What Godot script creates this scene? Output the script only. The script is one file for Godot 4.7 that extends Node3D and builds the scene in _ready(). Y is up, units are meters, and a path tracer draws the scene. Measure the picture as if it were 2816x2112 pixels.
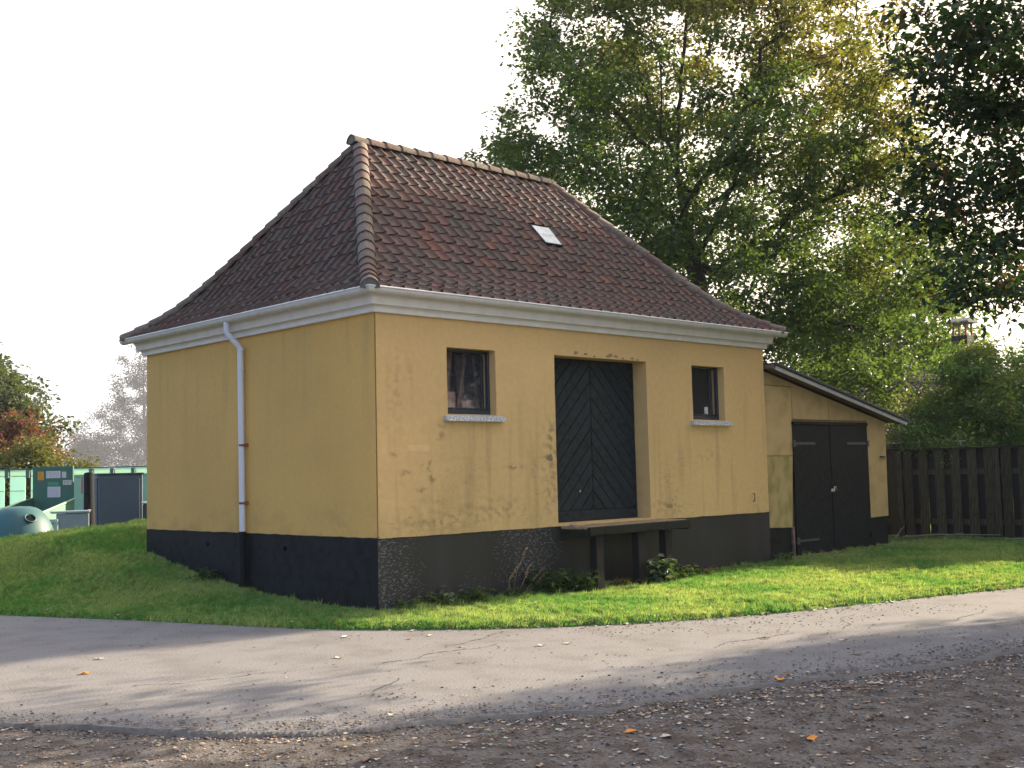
extends Node3D

# ---------------------------------------------------------------- mesh builder
class MB:
	var v := PackedVector3Array()
	var n := PackedVector3Array()
	var c := PackedColorArray()
	var uv := PackedVector2Array()
	var ix := PackedInt32Array()
	var col := Color(1, 1, 1)

	func pt(p: Vector3, nn: Vector3, t := Vector2.ZERO) -> int:
		v.push_back(p)
		n.push_back(nn)
		c.push_back(col)
		uv.push_back(t)
		return v.size() - 1

	func tri(a: Vector3, b: Vector3, d: Vector3) -> void:
		var nn := (b - a).cross(d - a).normalized()
		var k := v.size()
		pt(a, nn)
		pt(b, nn)
		pt(d, nn)
		ix.append_array(PackedInt32Array([k, k + 2, k + 1]))

	# corners counter-clockwise as seen from outside
	func quad(a: Vector3, b: Vector3, d: Vector3, e: Vector3, ua := Vector2(0, 0), ub := Vector2(1, 0), ud := Vector2(1, 1), ue := Vector2(0, 1)) -> void:
		var nn := (d - a).cross(e - b).normalized()
		var k := v.size()
		pt(a, nn, ua)
		pt(b, nn, ub)
		pt(d, nn, ud)
		pt(e, nn, ue)
		ix.append_array(PackedInt32Array([k, k + 2, k + 1, k, k + 3, k + 2]))

	func idx_quad(a: int, b: int, d: int, e: int) -> void:
		ix.append_array(PackedInt32Array([a, d, b, a, e, d]))

	func box(center: Vector3, size: Vector3, bev := 0.0, bas := Basis.IDENTITY) -> void:
		var h := size * 0.5
		var b := minf(bev, minf(h.x, minf(h.y, h.z)) * 0.9)
		if b <= 0.0:
			for ax in 3:
				for s in [-1.0, 1.0]:
					var u := Vector3.ZERO
					var w := Vector3.ZERO
					var nn := Vector3.ZERO
					nn[ax] = s * h[ax]
					u[(ax + 1) % 3] = h[(ax + 1) % 3] * s
					w[(ax + 2) % 3] = h[(ax + 2) % 3]
					quad(center + bas * (nn - u - w), center + bas * (nn + u - w), center + bas * (nn + u + w), center + bas * (nn - u + w))
			return
		# chamfered: for each corner three points
		var P := {}
		for sx in [-1, 1]:
			for sy in [-1, 1]:
				for sz in [-1, 1]:
					for ax in 3:
						var q := Vector3(sx * (h.x - b), sy * (h.y - b), sz * (h.z - b))
						q[ax] += b * [sx, sy, sz][ax]
						P[[sx, sy, sz, ax]] = center + bas * q
		for ax in 3:
			var i1 := (ax + 1) % 3
			var i2 := (ax + 2) % 3
			for s in [-1, 1]:
				var g := []
				for st in [[-1, -1], [1, -1], [1, 1], [-1, 1]]:
					var k := [0, 0, 0]
					k[ax] = s
					k[i1] = st[0] * s
					k[i2] = st[1]
					g.append(P[[k[0], k[1], k[2], ax]])
				quad(g[0], g[1], g[2], g[3])
		for ax in 3:   # edges along ax
			var i1 := (ax + 1) % 3
			var i2 := (ax + 2) % 3
			for s1 in [-1, 1]:
				for s2 in [-1, 1]:
					var ka := [0, 0, 0]
					ka[i1] = s1
					ka[i2] = s2
					var kb := ka.duplicate()
					ka[ax] = -1
					kb[ax] = 1
					var a: Vector3 = P[[ka[0], ka[1], ka[2], i1]]
					var d: Vector3 = P[[kb[0], kb[1], kb[2], i1]]
					var e: Vector3 = P[[kb[0], kb[1], kb[2], i2]]
					var f: Vector3 = P[[ka[0], ka[1], ka[2], i2]]
					if s1 * s2 > 0:
						quad(a, f, e, d) if false else quad(d, e, f, a)
					else:
						quad(a, f, e, d)
		for sx in [-1, 1]:
			for sy in [-1, 1]:
				for sz in [-1, 1]:
					var a: Vector3 = P[[sx, sy, sz, 0]]
					var d: Vector3 = P[[sx, sy, sz, 1]]
					var e: Vector3 = P[[sx, sy, sz, 2]]
					if sx * sy * sz > 0:
						tri(a, d, e)
					else:
						tri(a, e, d)

	func tube(path: PackedVector3Array, rad: PackedFloat32Array, sides := 8, caps := true) -> void:
		var m := path.size()
		var up := Vector3.UP
		var rings := []
		for i in m:
			var dir := (path[mini(i + 1, m - 1)] - path[maxi(i - 1, 0)]).normalized()
			var ref := up if absf(dir.y) < 0.95 else Vector3.RIGHT
			var x := dir.cross(ref).normalized()
			var y := x.cross(dir).normalized()
			var ring := []
			for k in sides + 1:
				var a := TAU * k / sides
				var o := x * cos(a) + y * sin(a)
				ring.append(pt(path[i] + o * rad[i], o, Vector2(float(k) / sides, i)))
			rings.append(ring)
		for i in m - 1:
			for k in sides:
				idx_quad(rings[i][k], rings[i + 1][k], rings[i + 1][k + 1], rings[i][k + 1])
		if caps:
			for e in [0, m - 1]:
				var dir := (path[0] - path[1]).normalized() if e == 0 else (path[m - 1] - path[m - 2]).normalized()
				var cc := pt(path[e], dir)
				var ring := []
				for k in sides + 1:
					ring.append(pt(v[rings[e][k]], dir))
				for k in sides:
					if e == 0:
						ix.append_array(PackedInt32Array([cc, ring[k + 1], ring[k]]))
					else:
						ix.append_array(PackedInt32Array([cc, ring[k], ring[k + 1]]))

	func lathe(center: Vector3, prof: PackedVector2Array, sides := 24) -> void:
		var m := prof.size()
		var rings := []
		for i in m:
			var d := (prof[mini(i + 1, m - 1)] - prof[maxi(i - 1, 0)]).normalized()
			var ring := []
			for k in sides + 1:
				var a := TAU * k / sides
				var o := Vector3(cos(a), 0, sin(a))
				ring.append(pt(center + o * prof[i].x + Vector3(0, prof[i].y, 0), (o * d.y - Vector3(0, d.x, 0)).normalized(), Vector2(float(k) / sides, float(i) / m)))
			rings.append(ring)
		for i in m - 1:
			for k in sides:
				idx_quad(rings[i][k], rings[i + 1][k], rings[i + 1][k + 1], rings[i][k + 1])

	# convex polygon prism; outline counter-clockwise in the (ex, ey) plane, outward = ex x ey; chamfered front
	func prism(poly: PackedVector2Array, org: Vector3, ex: Vector3, ey: Vector3, depth: float, cham := 0.0) -> void:
		var ez := ex.cross(ey).normalized()
		var cen := Vector2.ZERO
		for p in poly:
			cen += p / poly.size()
		var top := []
		var mid := []
		var bot := []
		for p in poly:
			var q := p + (cen - p).normalized() * cham * 1.4
			top.append(org + ex * q.x + ey * q.y + ez * depth)
			mid.append(org + ex * p.x + ey * p.y + ez * (depth - cham))
			bot.append(org + ex * p.x + ey * p.y)
		var m := poly.size()
		for i in range(1, m - 1):
			tri(top[0], top[i], top[i + 1])
		for i in m:
			var j := (i + 1) % m
			if cham > 0.0:
				quad(mid[i], mid[j], top[j], top[i])
			quad(bot[i], bot[j], mid[j], mid[i])

	func add(o: MB, t: Transform3D) -> void:
		var k := v.size()
		for i in o.v.size():
			v.push_back(t * o.v[i])
			n.push_back((t.basis * o.n[i]).normalized())
			c.push_back(o.c[i])
			uv.push_back(o.uv[i])
		for i in o.ix:
			ix.push_back(k + i)

	# what lies on the positive side of the plane
	func clip(pl: Plane) -> MB:
		var r := MB.new()
		for f in range(0, ix.size(), 3):
			var poly := []
			for k in 3:
				var a := ix[f + k]
				var b := ix[f + (k + 1) % 3]
				var da := pl.distance_to(v[a])
				var db := pl.distance_to(v[b])
				if da >= 0.0:
					poly.append([v[a], n[a], c[a], uv[a]])
				if (da >= 0.0) != (db >= 0.0):
					var s := da / (da - db)
					poly.append([v[a].lerp(v[b], s), n[a].lerp(n[b], s), c[a], uv[a].lerp(uv[b], s)])
			if poly.size() < 3:
				continue
			var k0 := r.v.size()
			for q in poly:
				r.v.push_back(q[0])
				r.n.push_back(q[1])
				r.c.push_back(q[2])
				r.uv.push_back(q[3])
			for k in range(1, poly.size() - 1):
				r.ix.append_array(PackedInt32Array([k0, k0 + k, k0 + k + 1]))
		return r

	func mesh() -> ArrayMesh:
		var a := []
		a.resize(Mesh.ARRAY_MAX)
		a[Mesh.ARRAY_VERTEX] = v
		a[Mesh.ARRAY_NORMAL] = n
		a[Mesh.ARRAY_COLOR] = c
		a[Mesh.ARRAY_TEX_UV] = uv
		a[Mesh.ARRAY_INDEX] = ix
		var m := ArrayMesh.new()
		m.add_surface_from_arrays(Mesh.PRIMITIVE_TRIANGLES, a)
		return m

# ---------------------------------------------------------------- naming and tagging
var names := {}
var M := {}
var rng := RandomNumberGenerator.new()

func numbered(s: String) -> String:
	if not names.has(s):
		names[s] = 0
		return s
	names[s] += 1
	return "%s_%03d" % [s, names[s]]

func tag(o: Node, label: String, category: String, group := "", kind := "") -> void:
	if label != "":
		o.set_meta("label", label)
	if category != "":
		o.set_meta("category", category)
	if group != "":
		o.set_meta("group", group)
	if kind != "":
		o.set_meta("kind", kind)

func thing(called: String, label: String, category: String, at := Vector3.ZERO, group := "") -> Node3D:
	var o := Node3D.new()
	o.name = numbered(called)
	add_child(o)
	o.position = at
	tag(o, label, category, group)
	return o

func part(called: String, mb, m: Material, parent: Node, t := Transform3D.IDENTITY) -> MeshInstance3D:
	var o := MeshInstance3D.new()
	o.name = called
	o.mesh = mb.mesh() if mb is MB else mb
	o.material_override = m
	o.transform = t
	parent.add_child(o, true)
	return o

func whole(called: String, mb, m: Material, label: String, category: String, group := "", at := Vector3.ZERO) -> MeshInstance3D:
	var o := part(numbered(called), mb, m, self, Transform3D(Basis.IDENTITY, at))
	tag(o, label, category, group)
	return o

func struct(called: String, mb, m: Material) -> MeshInstance3D:
	var o := part(numbered(called), mb, m, self)
	o.set_meta("kind", "structure")
	return o

func stuff(called: String, mesh: Mesh, m: Material, buf: PackedFloat32Array, parent: Node, label := "", category := "") -> MultiMeshInstance3D:
	var mm := MultiMesh.new()
	mm.transform_format = MultiMesh.TRANSFORM_3D
	mm.use_colors = true
	mm.mesh = mesh
	mm.instance_count = buf.size() / 16
	mm.buffer = buf
	var o := MultiMeshInstance3D.new()
	o.name = called
	o.multimesh = mm
	o.material_override = m
	parent.add_child(o, true)
	tag(o, label, category, "", "stuff")
	return o

func put(buf: PackedFloat32Array, i: int, b: Basis, p: Vector3, c: Color) -> void:
	var k := i * 16
	buf[k] = b.x.x
	buf[k + 1] = b.y.x
	buf[k + 2] = b.z.x
	buf[k + 3] = p.x
	buf[k + 4] = b.x.y
	buf[k + 5] = b.y.y
	buf[k + 6] = b.z.y
	buf[k + 7] = p.y
	buf[k + 8] = b.x.z
	buf[k + 9] = b.y.z
	buf[k + 10] = b.z.z
	buf[k + 11] = p.z
	buf[k + 12] = c.r
	buf[k + 13] = c.g
	buf[k + 14] = c.b
	buf[k + 15] = 1.0

func rnd(a := 0.0, b := 1.0) -> float:
	return rng.randf_range(a, b)

# ---------------------------------------------------------------- materials
func noise(freq: float, sd: int, oct := 4, type := FastNoiseLite.TYPE_SIMPLEX_SMOOTH) -> FastNoiseLite:
	var n := FastNoiseLite.new()
	n.noise_type = type
	n.frequency = freq
	n.seed = sd
	n.fractal_octaves = oct
	return n

func ramp_tex(n: FastNoiseLite, offs: Array, cols: Array, size := 512) -> NoiseTexture2D:
	var g := Gradient.new()
	g.offsets = PackedFloat32Array(offs)
	var cc := PackedColorArray()
	for c in cols:
		cc.push_back(c if c is Color else Color(c, c, c))
	g.colors = cc
	var t := NoiseTexture2D.new()
	t.width = size
	t.height = size
	t.seamless = true
	t.noise = n
	t.color_ramp = g
	return t

func mat(r: float, g: float, b: float, rough := 0.8, tex: Texture2D = null, scale := 1.0, bump: Texture2D = null, bump_cm := 0.0, bump_scale := 0.0) -> StandardMaterial3D:
	var m := StandardMaterial3D.new()
	m.albedo_color = Color(r, g, b).linear_to_srgb()
	m.roughness = rough
	m.vertex_color_use_as_albedo = true
	if tex or bump:
		m.uv1_triplanar = true
		m.uv1_world_triplanar = true
		m.uv1_scale = Vector3.ONE * scale
	if tex:
		m.albedo_texture = tex
	if bump:
		m.heightmap_enabled = true
		m.heightmap_texture = bump
		m.heightmap_scale = bump_cm
	return m

func build_materials() -> void:
	var cloud := ramp_tex(noise(0.008, 3, 5), [0.0, 0.35, 0.6, 1.0], [0.93, 0.965, 0.99, 1.0])
	var grime := ramp_tex(noise(0.012, 9, 5), [0.0, 0.4, 0.6, 1.0], [0.62, 0.85, 0.96, 1.0])
	var fine := ramp_tex(noise(0.12, 5, 3), [0.0, 0.5, 1.0], [0.72, 0.9, 1.0])
	var lump := ramp_tex(noise(0.03, 21, 5), [0.0, 1.0], [0.0, 1.0])
	var grit := ramp_tex(noise(0.16, 31, 4), [0.0, 1.0], [0.0, 1.0])
	var wood := noise(0.02, 41, 4)
	var wt := ramp_tex(wood, [0.0, 0.4, 0.55, 1.0], [0.6, 0.85, 0.95, 1.0])
	M.yellow = mat(0.53, 0.365, 0.15, 0.85, cloud, 0.35, grit, 0.25)
	M.yellow_side = mat(0.65, 0.40, 0.105, 0.85, cloud, 0.22, grit, 0.15)
	M.plinth_side = mat(0.013, 0.0155, 0.0165, 0.7, grime, 0.7, lump, 0.3)
	M.cornice = mat(0.68, 0.66, 0.62, 0.6, cloud, 0.8)
	M.gutter = mat(0.66, 0.66, 0.65, 0.45, cloud, 1.2)
	M.pipe = mat(0.60, 0.62, 0.65, 0.4)
	var tile_t := ramp_tex(noise(0.02, 55, 5), [0.0, 0.3, 0.55, 0.75, 1.0], [Color(0.5, 0.5, 0.48), Color(0.78, 0.74, 0.7), Color(0.95, 0.9, 0.88), Color(1, 1, 1), Color(0.85, 0.9, 0.84)])
	M.tile = mat(1.0, 0.86, 0.77, 0.62, tile_t, 1.1, grit, 0.3)
	M.underlay = mat(0.03, 0.025, 0.022, 0.9)
	M.cap = mat(1, 1, 1, 0.8, tile_t, 1.7, grit, 0.4)
	M.frame = mat(0.02, 0.026, 0.034, 0.45)
	M.sill = mat(0.62, 0.66, 0.68, 0.6, ramp_tex(noise(0.06, 66, 4, FastNoiseLite.TYPE_CELLULAR), [0.0, 0.3, 0.42, 1.0], [0.35, 0.5, 0.95, 1.0]), 1.6, lump, 0.5)
	M.door = mat(0.019, 0.029, 0.035, 0.55, wt, 0.8)
	M.shed_door = mat(0.0095, 0.013, 0.015, 0.7, wt, 0.8)
	M.iron = mat(0.055, 0.06, 0.065, 0.55, grime, 3.0)
	M.rust = mat(0.22, 0.09, 0.035, 0.9)
	M.steel = mat(0.6, 0.6, 0.6, 0.3)
	M.steel.metallic = 0.8
	M.deck = mat(0.34, 0.25, 0.14, 0.75, wt, 1.1, lump, 0.3)
	M.beam = mat(0.022, 0.025, 0.018, 0.75, grime, 1.6, lump, 0.3)
	M.post = mat(0.014, 0.013, 0.012, 0.8)
	M.shed_panel = mat(0.50, 0.36, 0.16, 0.8, ramp_tex(noise(0.007, 77, 5), [0.0, 0.3, 0.55, 1.0], [Color(0.86, 0.87, 0.82), Color(0.94, 0.945, 0.92), Color(0.98, 0.98, 0.97), Color(1, 1, 1)]), 0.6)
	M.mossy = mat(0.46, 0.35, 0.15, 0.85, ramp_tex(noise(0.014, 78, 5), [0.0, 0.3, 0.6, 1.0], [Color(0.72, 0.76, 0.6), Color(0.85, 0.87, 0.76), Color(0.96, 0.96, 0.93), Color(1, 1, 1)]), 0.5)
	M.mossy.uv1_scale = Vector3(0.5, 0.3, 0.5)
	M.fascia = mat(0.66, 0.69, 0.72, 0.6, cloud, 1.0)
	M.felt = mat(0.06, 0.06, 0.062, 0.85, fine, 1.0)
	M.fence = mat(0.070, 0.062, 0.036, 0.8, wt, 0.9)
	M.fence_dark = mat(0.026, 0.024, 0.02, 0.85)  # darker fence colour paints gap shade on the back boards; capping shares it
	M.fence.uv1_scale = Vector3(3.0, 0.25, 3.0)
	M.timber = mat(0.22, 0.14, 0.10, 0.75, wt, 0.7)
	M.plank = mat(0.40, 0.25, 0.16, 0.75, wt, 0.7)
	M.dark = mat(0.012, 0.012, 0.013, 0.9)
	M.asphalt = mat(0.20, 0.192, 0.185, 0.9, ramp_tex(noise(0.07, 81, 5), [0.0, 0.35, 0.5, 0.65, 1.0], [0.75, 0.9, 0.95, 0.98, 1.0], 1024), 0.45, grit, 0.25)
	M.asphalt.detail_enabled = true
	M.asphalt.detail_blend_mode = BaseMaterial3D.BLEND_MODE_MUL
	M.asphalt.detail_uv_layer = BaseMaterial3D.DETAIL_UV_2
	M.asphalt.detail_albedo = ramp_tex(noise(0.012, 83, 6), [0.0, 0.32, 0.5, 0.7, 1.0], [Color(0.86, 0.85, 0.84), Color(0.93, 0.925, 0.92), Color(0.98, 0.975, 0.97), Color(1, 1, 1), Color(0.96, 0.96, 0.96)], 1024)
	M.asphalt.uv2_triplanar = true
	M.asphalt.uv2_world_triplanar = true
	M.asphalt.uv2_scale = Vector3.ONE * 0.11
	M.gravel = mat(0.150, 0.132, 0.115, 0.95, ramp_tex(noise(0.05, 91, 6), [0.0, 0.35, 0.55, 1.0], [0.55, 0.8, 0.95, 1.0], 1024), 0.5, grit, 0.8)
	M.crack = mat(0.05, 0.045, 0.04, 0.95)
	M.soil = mat(0.06, 0.105, 0.022, 0.95, ramp_tex(noise(0.02, 17, 5), [0.0, 0.4, 0.6, 1.0], [Color(0.7, 0.6, 0.5), Color(0.9, 0.95, 0.8), Color(1, 1, 0.9), Color(1, 1, 1)]), 0.5)
	M.ground = mat(0.07, 0.09, 0.035, 0.95, cloud, 0.05)
	M.bark = mat(0.055, 0.045, 0.034, 0.9, grime, 1.5, lump, 2.0)
	M.stone = mat(1, 1, 1, 0.9)
	M.paint = mat(1, 1, 1, 0.55, cloud, 0.8)
	M.far_wall = mat(0.45, 0.31, 0.13, 0.85, cloud, 0.3)
	var leaf := StandardMaterial3D.new()
	leaf.vertex_color_use_as_albedo = true
	leaf.roughness = 0.5
	leaf.backlight_enabled = true
	leaf.backlight = Color(0.98, 1.0, 0.62)
	M.leaf = leaf
	var gl := StandardMaterial3D.new()
	gl.vertex_color_use_as_albedo = true
	gl.roughness = 0.65
	gl.backlight_enabled = true
	gl.backlight = Color(1.0, 1.0, 0.7)
	M.blade = gl
	var dry := StandardMaterial3D.new()
	dry.vertex_color_use_as_albedo = true
	dry.roughness = 0.75
	M.dry = dry
	var glass := StandardMaterial3D.new()
	glass.transparency = BaseMaterial3D.TRANSPARENCY_ALPHA
	glass.albedo_color = Color(0.55, 0.6, 0.7, 0.06)
	glass.roughness = 0.03
	M.glass = glass
	var sky := mat(0.62, 0.66, 0.68, 0.12, ramp_tex(noise(0.012, 13, 4), [0.0, 0.3, 0.5, 1.0], [0.72, 0.9, 1.0, 1.0]), 1.2)  # pale opaque colour stands in for sky reflected in the roof panes
	M.sky_white_pane = sky
	var sheet := StandardMaterial3D.new()
	sheet.vertex_color_use_as_albedo = true
	sheet.roughness = 0.5
	sheet.backlight_enabled = true
	sheet.backlight = Color(1, 1, 1)
	M.sheet = sheet
	for k in ["plinth_side", "door", "shed_door", "fence", "fence_dark", "post", "beam", "dark"]:
		M[k].metallic_specular = 0.3
	M.front = front_plaster()
	M.plinth_front = front_plinth()
	M.side = side_plaster()

# the plaster of the street front: stains, cracks and patched spots, one picture over 7.88 x 2.7 m
func front_plaster() -> StandardMaterial3D:
	var w := 1024
	var h := 352
	var data := PackedByteArray()
	data.resize(w * h * 3)
	var n1 := noise(0.6, 101, 5)
	var n2 := noise(2.6, 102, 4)
	var n3 := noise(0.25, 103, 3)
	var n4 := noise(9.0, 104, 2)
	var smudge := [[0.95, 2.13, 0.07, 0.10, 0.5], [2.88, 2.12, 0.10, 0.14, 0.6], [2.9, 1.85, 0.09, 0.07, 0.8], [2.86, 1.78, 0.12, 0.05, 0.5], [0.75, 1.72, 0.10, 0.05, 0.7], [0.42, 1.62, 0.07, 0.06, 0.5], [0.82, 1.58, 0.05, 0.12, 0.6], [0.65, 1.42, 0.09, 0.03, 0.6],
		[2.2, 1.68, 0.14, 0.03, 0.7], [2.55, 1.66, 0.04, 0.09, 0.6], [0.3, 1.86, 0.10, 0.025, 0.6], [0.5, 2.9, 0.05, 0.3, 0.15], [0.28, 2.6, 0.12, 0.5, 0.2], [2.85, 1.5, 0.14, 0.5, 0.4], [6.3, 1.8, 0.3, 0.12, 0.18], [5.3, 1.05, 0.3, 0.10, 0.5], [0.9, 1.05, 0.6, 0.10, 0.35], [1.9, 1.15, 0.5, 0.15, 0.3]]
	for j in h:
		var y := 3.56 - 2.70 * j / h
		for i in w:
			var x := 7.883 * i / w
			var a := n1.get_noise_2d(x, y * 0.55)
			var b := n2.get_noise_2d(x * 0.7, y * 2.0)
			var big := n3.get_noise_2d(x * 1.0, y * 0.6)
			var lowf := clampf((2.5 - y) / 1.6, 0.0, 1.0)
			var left := clampf((3.2 - x) / 2.2, 0.15, 1.0)
			var dirt := clampf((a + 0.22) * 1.3, 0.0, 1.0) * lowf * left * 0.26
			dirt += clampf((b - 0.15) * 2.0, 0.0, 1.0) * lowf * left * 0.18
			var streak := n2.get_noise_2d(x * 1.6, y * 0.12)
			dirt += clampf(streak - 0.12, 0.0, 1.0) * 0.35 * clampf((3.3 - y) * 0.7, 0.0, 1.0)
			for s in smudge:
				var ex: float = (x - s[0]) / s[2]
				var ey: float = (y - s[1]) / s[3]
				var e: float = ex * ex + ey * ey
				if e < 4.0:
					dirt += s[4] * exp(-e) * clampf(0.15 + n2.get_noise_2d(x * 2.6 + 9.0, y * 3.6) * 2.6, 0.0, 0.9)
			# thin cracks and ledges in the lower part
			var cr := absf(n2.get_noise_2d(x * 0.55 + 40.0, y * 3.4))
			if cr < 0.012 and lowf > 0.45 and (a > 0.05 or x > 2.4 and x < 3.0 and y < 1.3 or x > 5.0 and x < 5.9 and y < 1.25):
				dirt += 0.35
			dirt = clampf(dirt, 0.0, 0.85)
			var k := 0.95 + 0.05 * big + 0.025 * n4.get_noise_2d(x, y)
			var r := 0.84 * k
			var g := 0.705 * k
			var bl := 0.475 * k
			# upper parts warmer, patched spots paler
			if absf(x - 0.62) < 0.16 and absf(y - 1.93) < 0.035 + 0.01 * b:
				r += 0.04
				g += 0.04
				bl += 0.05
			r = lerpf(r, 0.42, dirt)
			g = lerpf(g, 0.38, dirt)
			bl = lerpf(bl, 0.26, dirt)
			var o := (j * w + i) * 3
			data[o] = int(clampf(r, 0, 1) * 255)
			data[o + 1] = int(clampf(g, 0, 1) * 255)
			data[o + 2] = int(clampf(bl, 0, 1) * 255)
	var m := StandardMaterial3D.new()
	m.albedo_texture = ImageTexture.create_from_image(Image.create_from_data(w, h, false, Image.FORMAT_RGB8, data))
	m.texture_repeat = false
	m.roughness = 0.85
	return m

# the shaded side: rain streaks below the eaves, splash dirt above the plinth, hairline cracks
func side_plaster() -> StandardMaterial3D:
	var w := 768
	var h := 352
	var data := PackedByteArray()
	data.resize(w * h * 3)
	var n1 := noise(0.5, 151, 4)
	var n2 := noise(2.4, 152, 4)
	var n4 := noise(11.0, 154, 2)
	for j in h:
		var y := 3.56 - 2.70 * j / h
		for i in w:
			var x := 5.872 * i / w
			var a := n1.get_noise_2d(x, y)
			var streak := n2.get_noise_2d(x * 1.7, y * 0.10 + 3.0)
			var dirt := clampf(streak - 0.08, 0.0, 1.0) * 0.22 * clampf((y - 1.4) * 0.6, 0.15, 1.0)
			dirt += clampf(n2.get_noise_2d(x * 0.9, y * 1.2) + 0.2, 0.0, 1.0) * clampf((1.35 - y) * 1.6, 0.0, 1.0) * 0.35
			dirt += clampf(0.10 - absf(x - 2.72), 0.0, 0.1) * 1.6 * clampf((2.4 - y), 0.0, 1.0)
			if absf(n2.get_noise_2d(x * 0.5 + 60.0, y * 0.8)) < 0.0035 and a > 0.1:
				dirt += 0.16
			dirt = clampf(dirt, 0.0, 0.6)
			var k := 0.97 + 0.045 * a + 0.02 * n4.get_noise_2d(x, y)
			var o := (j * w + i) * 3
			data[o] = int(clampf(lerpf(0.83 * k, 0.45, dirt), 0, 1) * 255)
			data[o + 1] = int(clampf(lerpf(0.665 * k, 0.40, dirt), 0, 1) * 255)
			data[o + 2] = int(clampf(lerpf(0.365 * k, 0.27, dirt), 0, 1) * 255)
	var m := StandardMaterial3D.new()
	m.albedo_texture = ImageTexture.create_from_image(Image.create_from_data(w, h, false, Image.FORMAT_RGB8, data))
	m.texture_repeat = false
	m.roughness = 0.85
	return m

func front_plinth() -> StandardMaterial3D:
	var w := 1024
	var h := 128
	var data := PackedByteArray()
	data.resize(w * h * 3)
	var n1 := noise(1.1, 201, 4)
	var n2 := noise(9.0, 202, 4)
	var n3 := noise(0.7, 203, 3)
	for j in h:
		var y := 0.9 - 1.2 * j / h
		for i in w:
			var x := 7.883 * i / w
			var zone := maxf(clampf(1.0 - x / 0.75, 0.0, 1.0), clampf(1.0 - absf(x - 2.4) / 0.75, 0.0, 1.0) * clampf((y + 0.1) * 1.4, 0.0, 1.0))
			zone = clampf(zone * 1.1 + n1.get_noise_2d(x, y) * 0.5, 0.0, 1.0) * clampf((3.2 - x) * 3.0, 0.03, 1.0)
			var f := n2.get_noise_2d(x * 1.5, y * 4.2)
			var flake := clampf((f - 0.40 + zone * 0.27) * 9.0, 0.0, 1.0) if zone > 0.08 else 0.0
			var k := 0.12 + 0.05 * n3.get_noise_2d(x * 2.0, y * 0.4) + 0.02 * f
			var r := lerpf(k, 0.44, flake * 0.75)
			var g := lerpf(k * 1.02, 0.45, flake * 0.75)
			var b := lerpf(k * 1.06, 0.46, flake * 0.75)
			var o := (j * w + i) * 3
			data[o] = int(clampf(r, 0, 1) * 255)
			data[o + 1] = int(clampf(g, 0, 1) * 255)
			data[o + 2] = int(clampf(b, 0, 1) * 255)
	var m := StandardMaterial3D.new()
	m.albedo_texture = ImageTexture.create_from_image(Image.create_from_data(w, h, false, Image.FORMAT_RGB8, data))
	m.texture_repeat = false
	m.roughness = 0.6
	return m

# ---------------------------------------------------------------- the lie of the land
var edge_x := PackedFloat32Array([-14, -9, -5.5, -2.69, -1.83, -1.05, -0.58, 0.4, 1.6, 3.25, 5.49, 7.28, 12, 30, 60])
var edge_z := PackedFloat32Array([-33, -20, -11.5, -4.46, -2.34, -0.11, 0.70, 1.83, 2.71, 3.38, 3.91, 4.355, 5.3, 8.5, 13.5])
var rut_x := PackedFloat32Array([-30, -13, -7.5, -5.15, -4.67, -4.2, -3.75, -3.16, -2.6, -1.6, -0.4, 0.6, 2.3, 12, 60])
var rut_z := PackedFloat32Array([-46, -13, -2.0, 2.44, 3.27, 4.0, 4.42, 4.75, 5.08, 5.50, 5.80, 6.12, 6.52, 8.6, 18])
const ROAD := -0.056
var W := 7.883
var D := 5.872
var bumps := FastNoiseLite.new()

func table(xs: PackedFloat32Array, ys: PackedFloat32Array, x: float) -> float:
	var m := xs.size()
	if x <= xs[0]:
		return ys[0]
	for i in m - 1:
		if x < xs[i + 1]:
			var t := (x - xs[i]) / (xs[i + 1] - xs[i])
			# smooth through the points
			var m0 := (ys[mini(i + 1, m - 1)] - ys[maxi(i - 1, 0)]) / (xs[mini(i + 1, m - 1)] - xs[maxi(i - 1, 0)])
			var m1 := (ys[mini(i + 2, m - 1)] - ys[i]) / (xs[mini(i + 2, m - 1)] - xs[i])
			var d := xs[i + 1] - xs[i]
			var t2 := t * t
			var t3 := t2 * t
			return (2 * t3 - 3 * t2 + 1) * ys[i] + (t3 - 2 * t2 + t) * d * m0 + (-2 * t3 + 3 * t2) * ys[i + 1] + (t3 - t2) * d * m1
	return ys[m - 1]

func edge(x: float) -> float:
	return table(edge_x, edge_z, x) + 0.05 * sin(x * 5.1) * sin(x * 2.3 + 1.0) + 0.035 * sin(x * 17.3) * sin(x * 11.1 + 2.0)

func off_edge(x: float, z: float) -> float:
	var e := table(edge_x, edge_z, x)
	var s := (table(edge_x, edge_z, x + 0.1) - table(edge_x, edge_z, x - 0.1)) / 0.2
	return (e - z) / sqrt(1.0 + s * s)

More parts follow.
